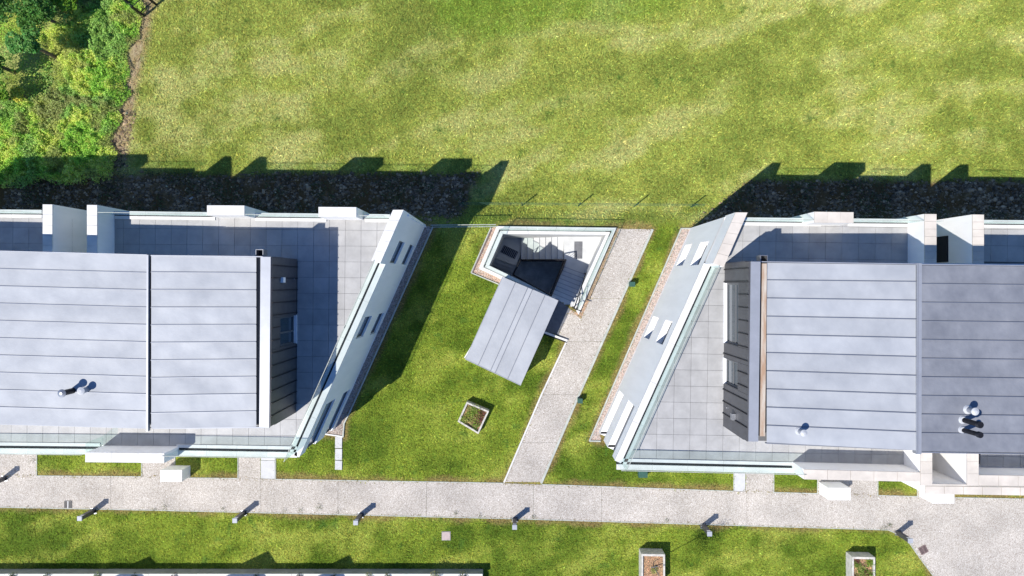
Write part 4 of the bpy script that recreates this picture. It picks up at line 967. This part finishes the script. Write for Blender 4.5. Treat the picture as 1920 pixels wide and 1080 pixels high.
for args in ((-50, -25, 3.2, 1.3, 7000, (.065, .19, .03), 'dark green tree in the very corner of the thicket'), (50, 12, 2.9, .85, 5000, (.08, .22, .035), 'dark green broad-leaved tree beside the corner tree, near the top edge'),
             (-45, 105, 2.8, .9, 5000, (.08, .22, .035), 'bushy dark tree on the left edge of the picture'), (38, 74, 3.0, .62, 3600, (.11, .30, .06), 'small tree with rounded top among the darker trees'),
             (-25, 168, 2.3, .6, 3200, (.17, .36, .035), 'bright green small tree at the left edge, lowest of the group'), (112, -12, 2.2, .55, 3500, (.15, .34, .03), 'bright green small tree at the top edge between dark trees and brambles'),
             (28, 174, 1.5, .32, 800, (.55, .62, .09), 'yellow leaved shrub-like tree beside the dark trees')):
    tree(*args)

# planters
def planter(corners, z, wall, lab, nplants, name='planter', open_=None):
    P = [Vector(G(a, b, z)) for a, b in corners]; c = sum(P, Vector((0, 0)))/4
    t = thing(name, lab, 'planter', (c.x, c.y, 0)); I = [p+(c-p).normalized()*wall*1.41 for p in P]
    for i in range(4):
        j = (i+1) % 4
        MB().prism([tuple(P[i]), tuple(P[j]), tuple(I[j]), tuple(I[i])], 0, z+.0005*i).build('side', M['planter'], t, bevel=.004)
    MB().prism([tuple(p) for p in I], .02, z-.12).build('soil', M['soilbed'], t)
    d1 = I[1]-I[0]; d2 = I[3]-I[0]
    for k in range(nplants):
        q = I[0]+d1*rng.uniform(.12, .88)+d2*rng.uniform(.12, .88); m = 190; rr = rng.uniform(.10, .19)
        pp = rng.normal(size=(m, 3))*rr*np.array((.6, .6, .45)); pp[:, 2] = np.abs(pp[:, 2]); pp += np.array((q.x, q.y, z-.10))
        leaves('plant', pp, rng.uniform(.03, .075, m), cvar(random.choice([(.14, .26, .03), (.24, .34, .05), (.32, .34, .10), (.14, .24, .03), (.18, .08, .06)]), m, .35), M['leaf'], t)
    n = 500; u = rng.uniform(.03, .97, (n, 2)); X = I[0].x+d1.x*u[:, 0]+d2.x*u[:, 1]; Y = I[0].y+d1.y*u[:, 0]+d2.y*u[:, 1]
    o = stones('mulch', X, Y, np.full(n, z-.12), rng.uniform(.012, .035, n), cvar((.48, .31, .17), n, .5), M['stones'], t); tag(o, kind='stuff')
    return t
planter([(875, 753.5), (917, 771), (897, 814), (858, 790.5)], .45, .075, 'white square planter with seedlings, tilted on the lawn below the shelter', 20)
p2 = planter([(1203, 1038.5), (1247, 1039.5), (1247, 1100), (1203, 1100)], .68, .085, 'tall white planter with bark and a bare sapling at the bottom edge', 1)
planter([(1598, 1044), (1641, 1045), (1641, 1100), (1598, 1100)], .6, .085, 'white planter full of green shoots at the bottom right', 12)
# sapling held by the planter
sx, sy = G(1226, 1062, .6)
sp_ = thing('sapling', 'thin bare sapling leaning from the bark filled planter', 'sapling', (sx, sy, .56))
tr = MB(); P0 = Vector((sx, sy, .55)); P1 = Vector((sx+.12, sy-.18, 1.3)); P2_ = Vector((sx+.25, sy-.35, 2.9)); P3 = Vector((sx+.3, sy-.5, 4.8))
tr.tube(P0, P1, .022, .018, 6); tr.tube(P1, P2_, .018, .013, 6); tr.tube(P2_, P3, .013, .006, 6)
tips = []
for k in range(9):
    b0 = P2_.lerp(P3, k/9); d = Vector((random.uniform(-.35, .35), random.uniform(-.35, .2), random.uniform(.1, .35))); tr.tube(b0, b0+d, .007, .003, 4); tips.append(b0+d)
tr.tube(P0, P0+Vector((-.18, .05, .3)), .02, .012, 6); tr.tube(P0+Vector((-.18, .05, .3)), P0+Vector((.14, .22, .55)), .012, .008, 6)
tr.build('trunk', M['steel'], sp_)
m = 900; pp = np.array([tuple(random.choice(tips)) for _ in range(m)])+rng.normal(0, .14, (m, 3)); leaves('foliage', pp, rng.uniform(.04, .08, m), cvar((.10, .18, .03), m), M['leaf'], sp_)

# raised wall at the bottom edge, with plants behind
rw = thing('retaining_wall', 'long low grey wall with white top along the bottom edge of the lawn', 'wall', (*G(450, 1072), 0))
wx = [-80+ (905+80)*k/11 for k in range(12)]
for k in range(11):
    a = wx[k]+.3; b_ = wx[k+1]-.3
    MB().prism([G(a, 1076.3, .57), G(b_, 1076.5, .57), G(b_, 1087, .57), G(a, 1087, .57)], 0, .53).build('panel', M['conc_grey'], rw)
    MB().prism([G(a, 1076.0, .57), G(b_, 1076.2, .57), G(b_, 1088, .57), G(a, 1088, .57)], .53, .575).build('coping_stone', M['coping'], rw)
MB().prism([G(-80, 1088.2, .5), G(905, 1088.2, .5), G(905, 1150, .5), G(-80, 1150, .5)], 0, .45).build('raised_bed', M['soilbed'], rw)
for k, (px, r_, h_, c_) in enumerate(((180, .26, .35, (.20, .24, .10)), (325, .2, .3, (.13, .10, .08)), (85, .22, .3, (.12, .14, .06)), (690, .24, .35, (.30, .32, .16)), (815, .30, .55, (.30, .33, .12)), (560, .2, .3, (.12, .12, .09)), (725, .2, .3, (.2, .22, .1)), (250, .2, .3, (.12, .14, .06)), (480, .2, .25, (.1, .12, .06)), (625, .2, .3, (.1, .12, .06)), (868, .28, .3, (.1, .12, .05)), (20, .24, .35, (.1, .14, .05)))):
    x, y = G(px, 1080, .7); t = thing('shrub', ['pale leaved shrub spilling over the bottom wall near its left end', 'brown tinged shrub behind the bottom wall, left part', 'small green shrub behind the bottom wall close to the left corner', 'pale variegated shrub over the bottom wall right of centre', 'tallest yellowish shrub over the bottom wall near its right end', 'brownish low shrub behind the middle of the bottom wall', 'second pale shrub right beside the variegated one', 'low green shrub between the pale and brown shrubs', 'sparse low shrub behind the bottom wall left of centre', 'sparse green shrub left of the variegated one', 'dark green shrub at the right end of the bottom wall', 'dark green shrub in the bottom left corner'][k], 'shrub', (x, y-.15, .45), 'shrubs behind the bottom wall')
    m = 420; pp = rng.normal(size=(m, 3)); pp /= np.linalg.norm(pp, axis=1, keepdims=True); pp[:, 2] = np.abs(pp[:, 2]); pp *= np.array((r_, r_, h_))*rng.uniform(.3, 1, (m, 1)); pp += np.array((x, y-.12, .47))
    leaves('foliage', pp, rng.uniform(.035, .08, m), cvar(c_, m, .35), M['leaf'], t)
    st = MB()
    for q in range(5): st.tube((x, y-.15, .45), tuple(pp[q]), .006, .004, 4)
    st.build('stem', M['bark'], t)
# gabled row of houses below the wall, outside the picture: only the gable shadows reach the lawn
gh = thing('gabled_house', 'row of steep white gables below the raised wall', 'house', (*G(420, 1220), 0))
for px, hp, wd_ in ((136, 6.05, 1.9), (346, 6.6, 2.3), (508, 6.2, 1.7)):
    x, y = G(px, 1156); he = 4.75
    MB().add([(x-wd_*.3, y, 0), (x+wd_*.7, y, 0), (x+wd_*.7, y, he), (x, y, hp), (x-wd_*.3, y, he), (x-wd_*.3, y-.3, 0), (x+wd_*.7, y-.3, 0), (x+wd_*.7, y-.3, he), (x, y-.3, hp), (x-wd_*.3, y-.3, he)],
             [(4, 3, 2, 1, 0), (5, 6, 7, 8, 9), (0, 1, 6, 5), (1, 2, 7, 6), (2, 3, 8, 7), (3, 4, 9, 8), (4, 0, 5, 9)]).build('gable', M['render'], gh)
x0, y0 = G(60, 1158); x1, y1_ = G(700, 1290); MB().box(x0, x1, y1_, y0-.32, 0, 4.6).build('wall', M['render'], gh)
# weeds on the path edge
wd_px = [(310, 949, 5, .22), (290, 955, 3, .12), (535, 956, 3, .14), (564, 955, 3, .12), (599, 950, 6, .20), (632, 960, 3, .16), (62, 861, 4, .2), (855, 962, 4, .14), (900, 966, 3, .12), (1655, 990, 5, .22), (1667, 984, 4, .16), (420, 953, 3, .12), (1000, 968, 3, .1), (1250, 975, 3, .1)]
labs = ['spiky weed on the path edge left of the second bollard', 'tiny weed beside the spiky one on the path edge', 'small weed on the path edge right of the second bollard', 'sparse weed in the pale part of the path edge', 'tall feathery weed standing on the path edge near the third bollard', 'low weed just left of the third bollard', 'wispy grass clump at the corner of the left gravel spur', 'weed on the path edge left of the fourth bollard', 'tiny weed nearest the fourth bollard on its left', 'largest weed on the path edge near the last bollard', 'feathery weed on the gravel near the last bollard', 'tiny weed just left of the second bollard', 'tiny weed right of the fourth bollard', 'tiny weed above the bark planter']
for (px, py, k, s), lb in zip(wd_px, labs):
    x, y = G(px, py); m = k*14; pp = rng.normal(size=(m, 3))*np.array((s*.45, s*.45, s*.5)); pp[:, 2] = np.abs(pp[:, 2])+.02; pp += np.array((x, y, .02))
    o = leaves('weed', pp, rng.uniform(.03, .06, m), cvar((.09, .12, .03), m, .3), M['leaf'], aspect=.3); tag(o, lb, 'weed', 'weeds along the path edge')
print('slabs', nL, nR, 'objects', len(bpy.data.objects), 'tris', sum(len(o.data.polygons) for o in bpy.data.objects if o.type == 'MESH'))
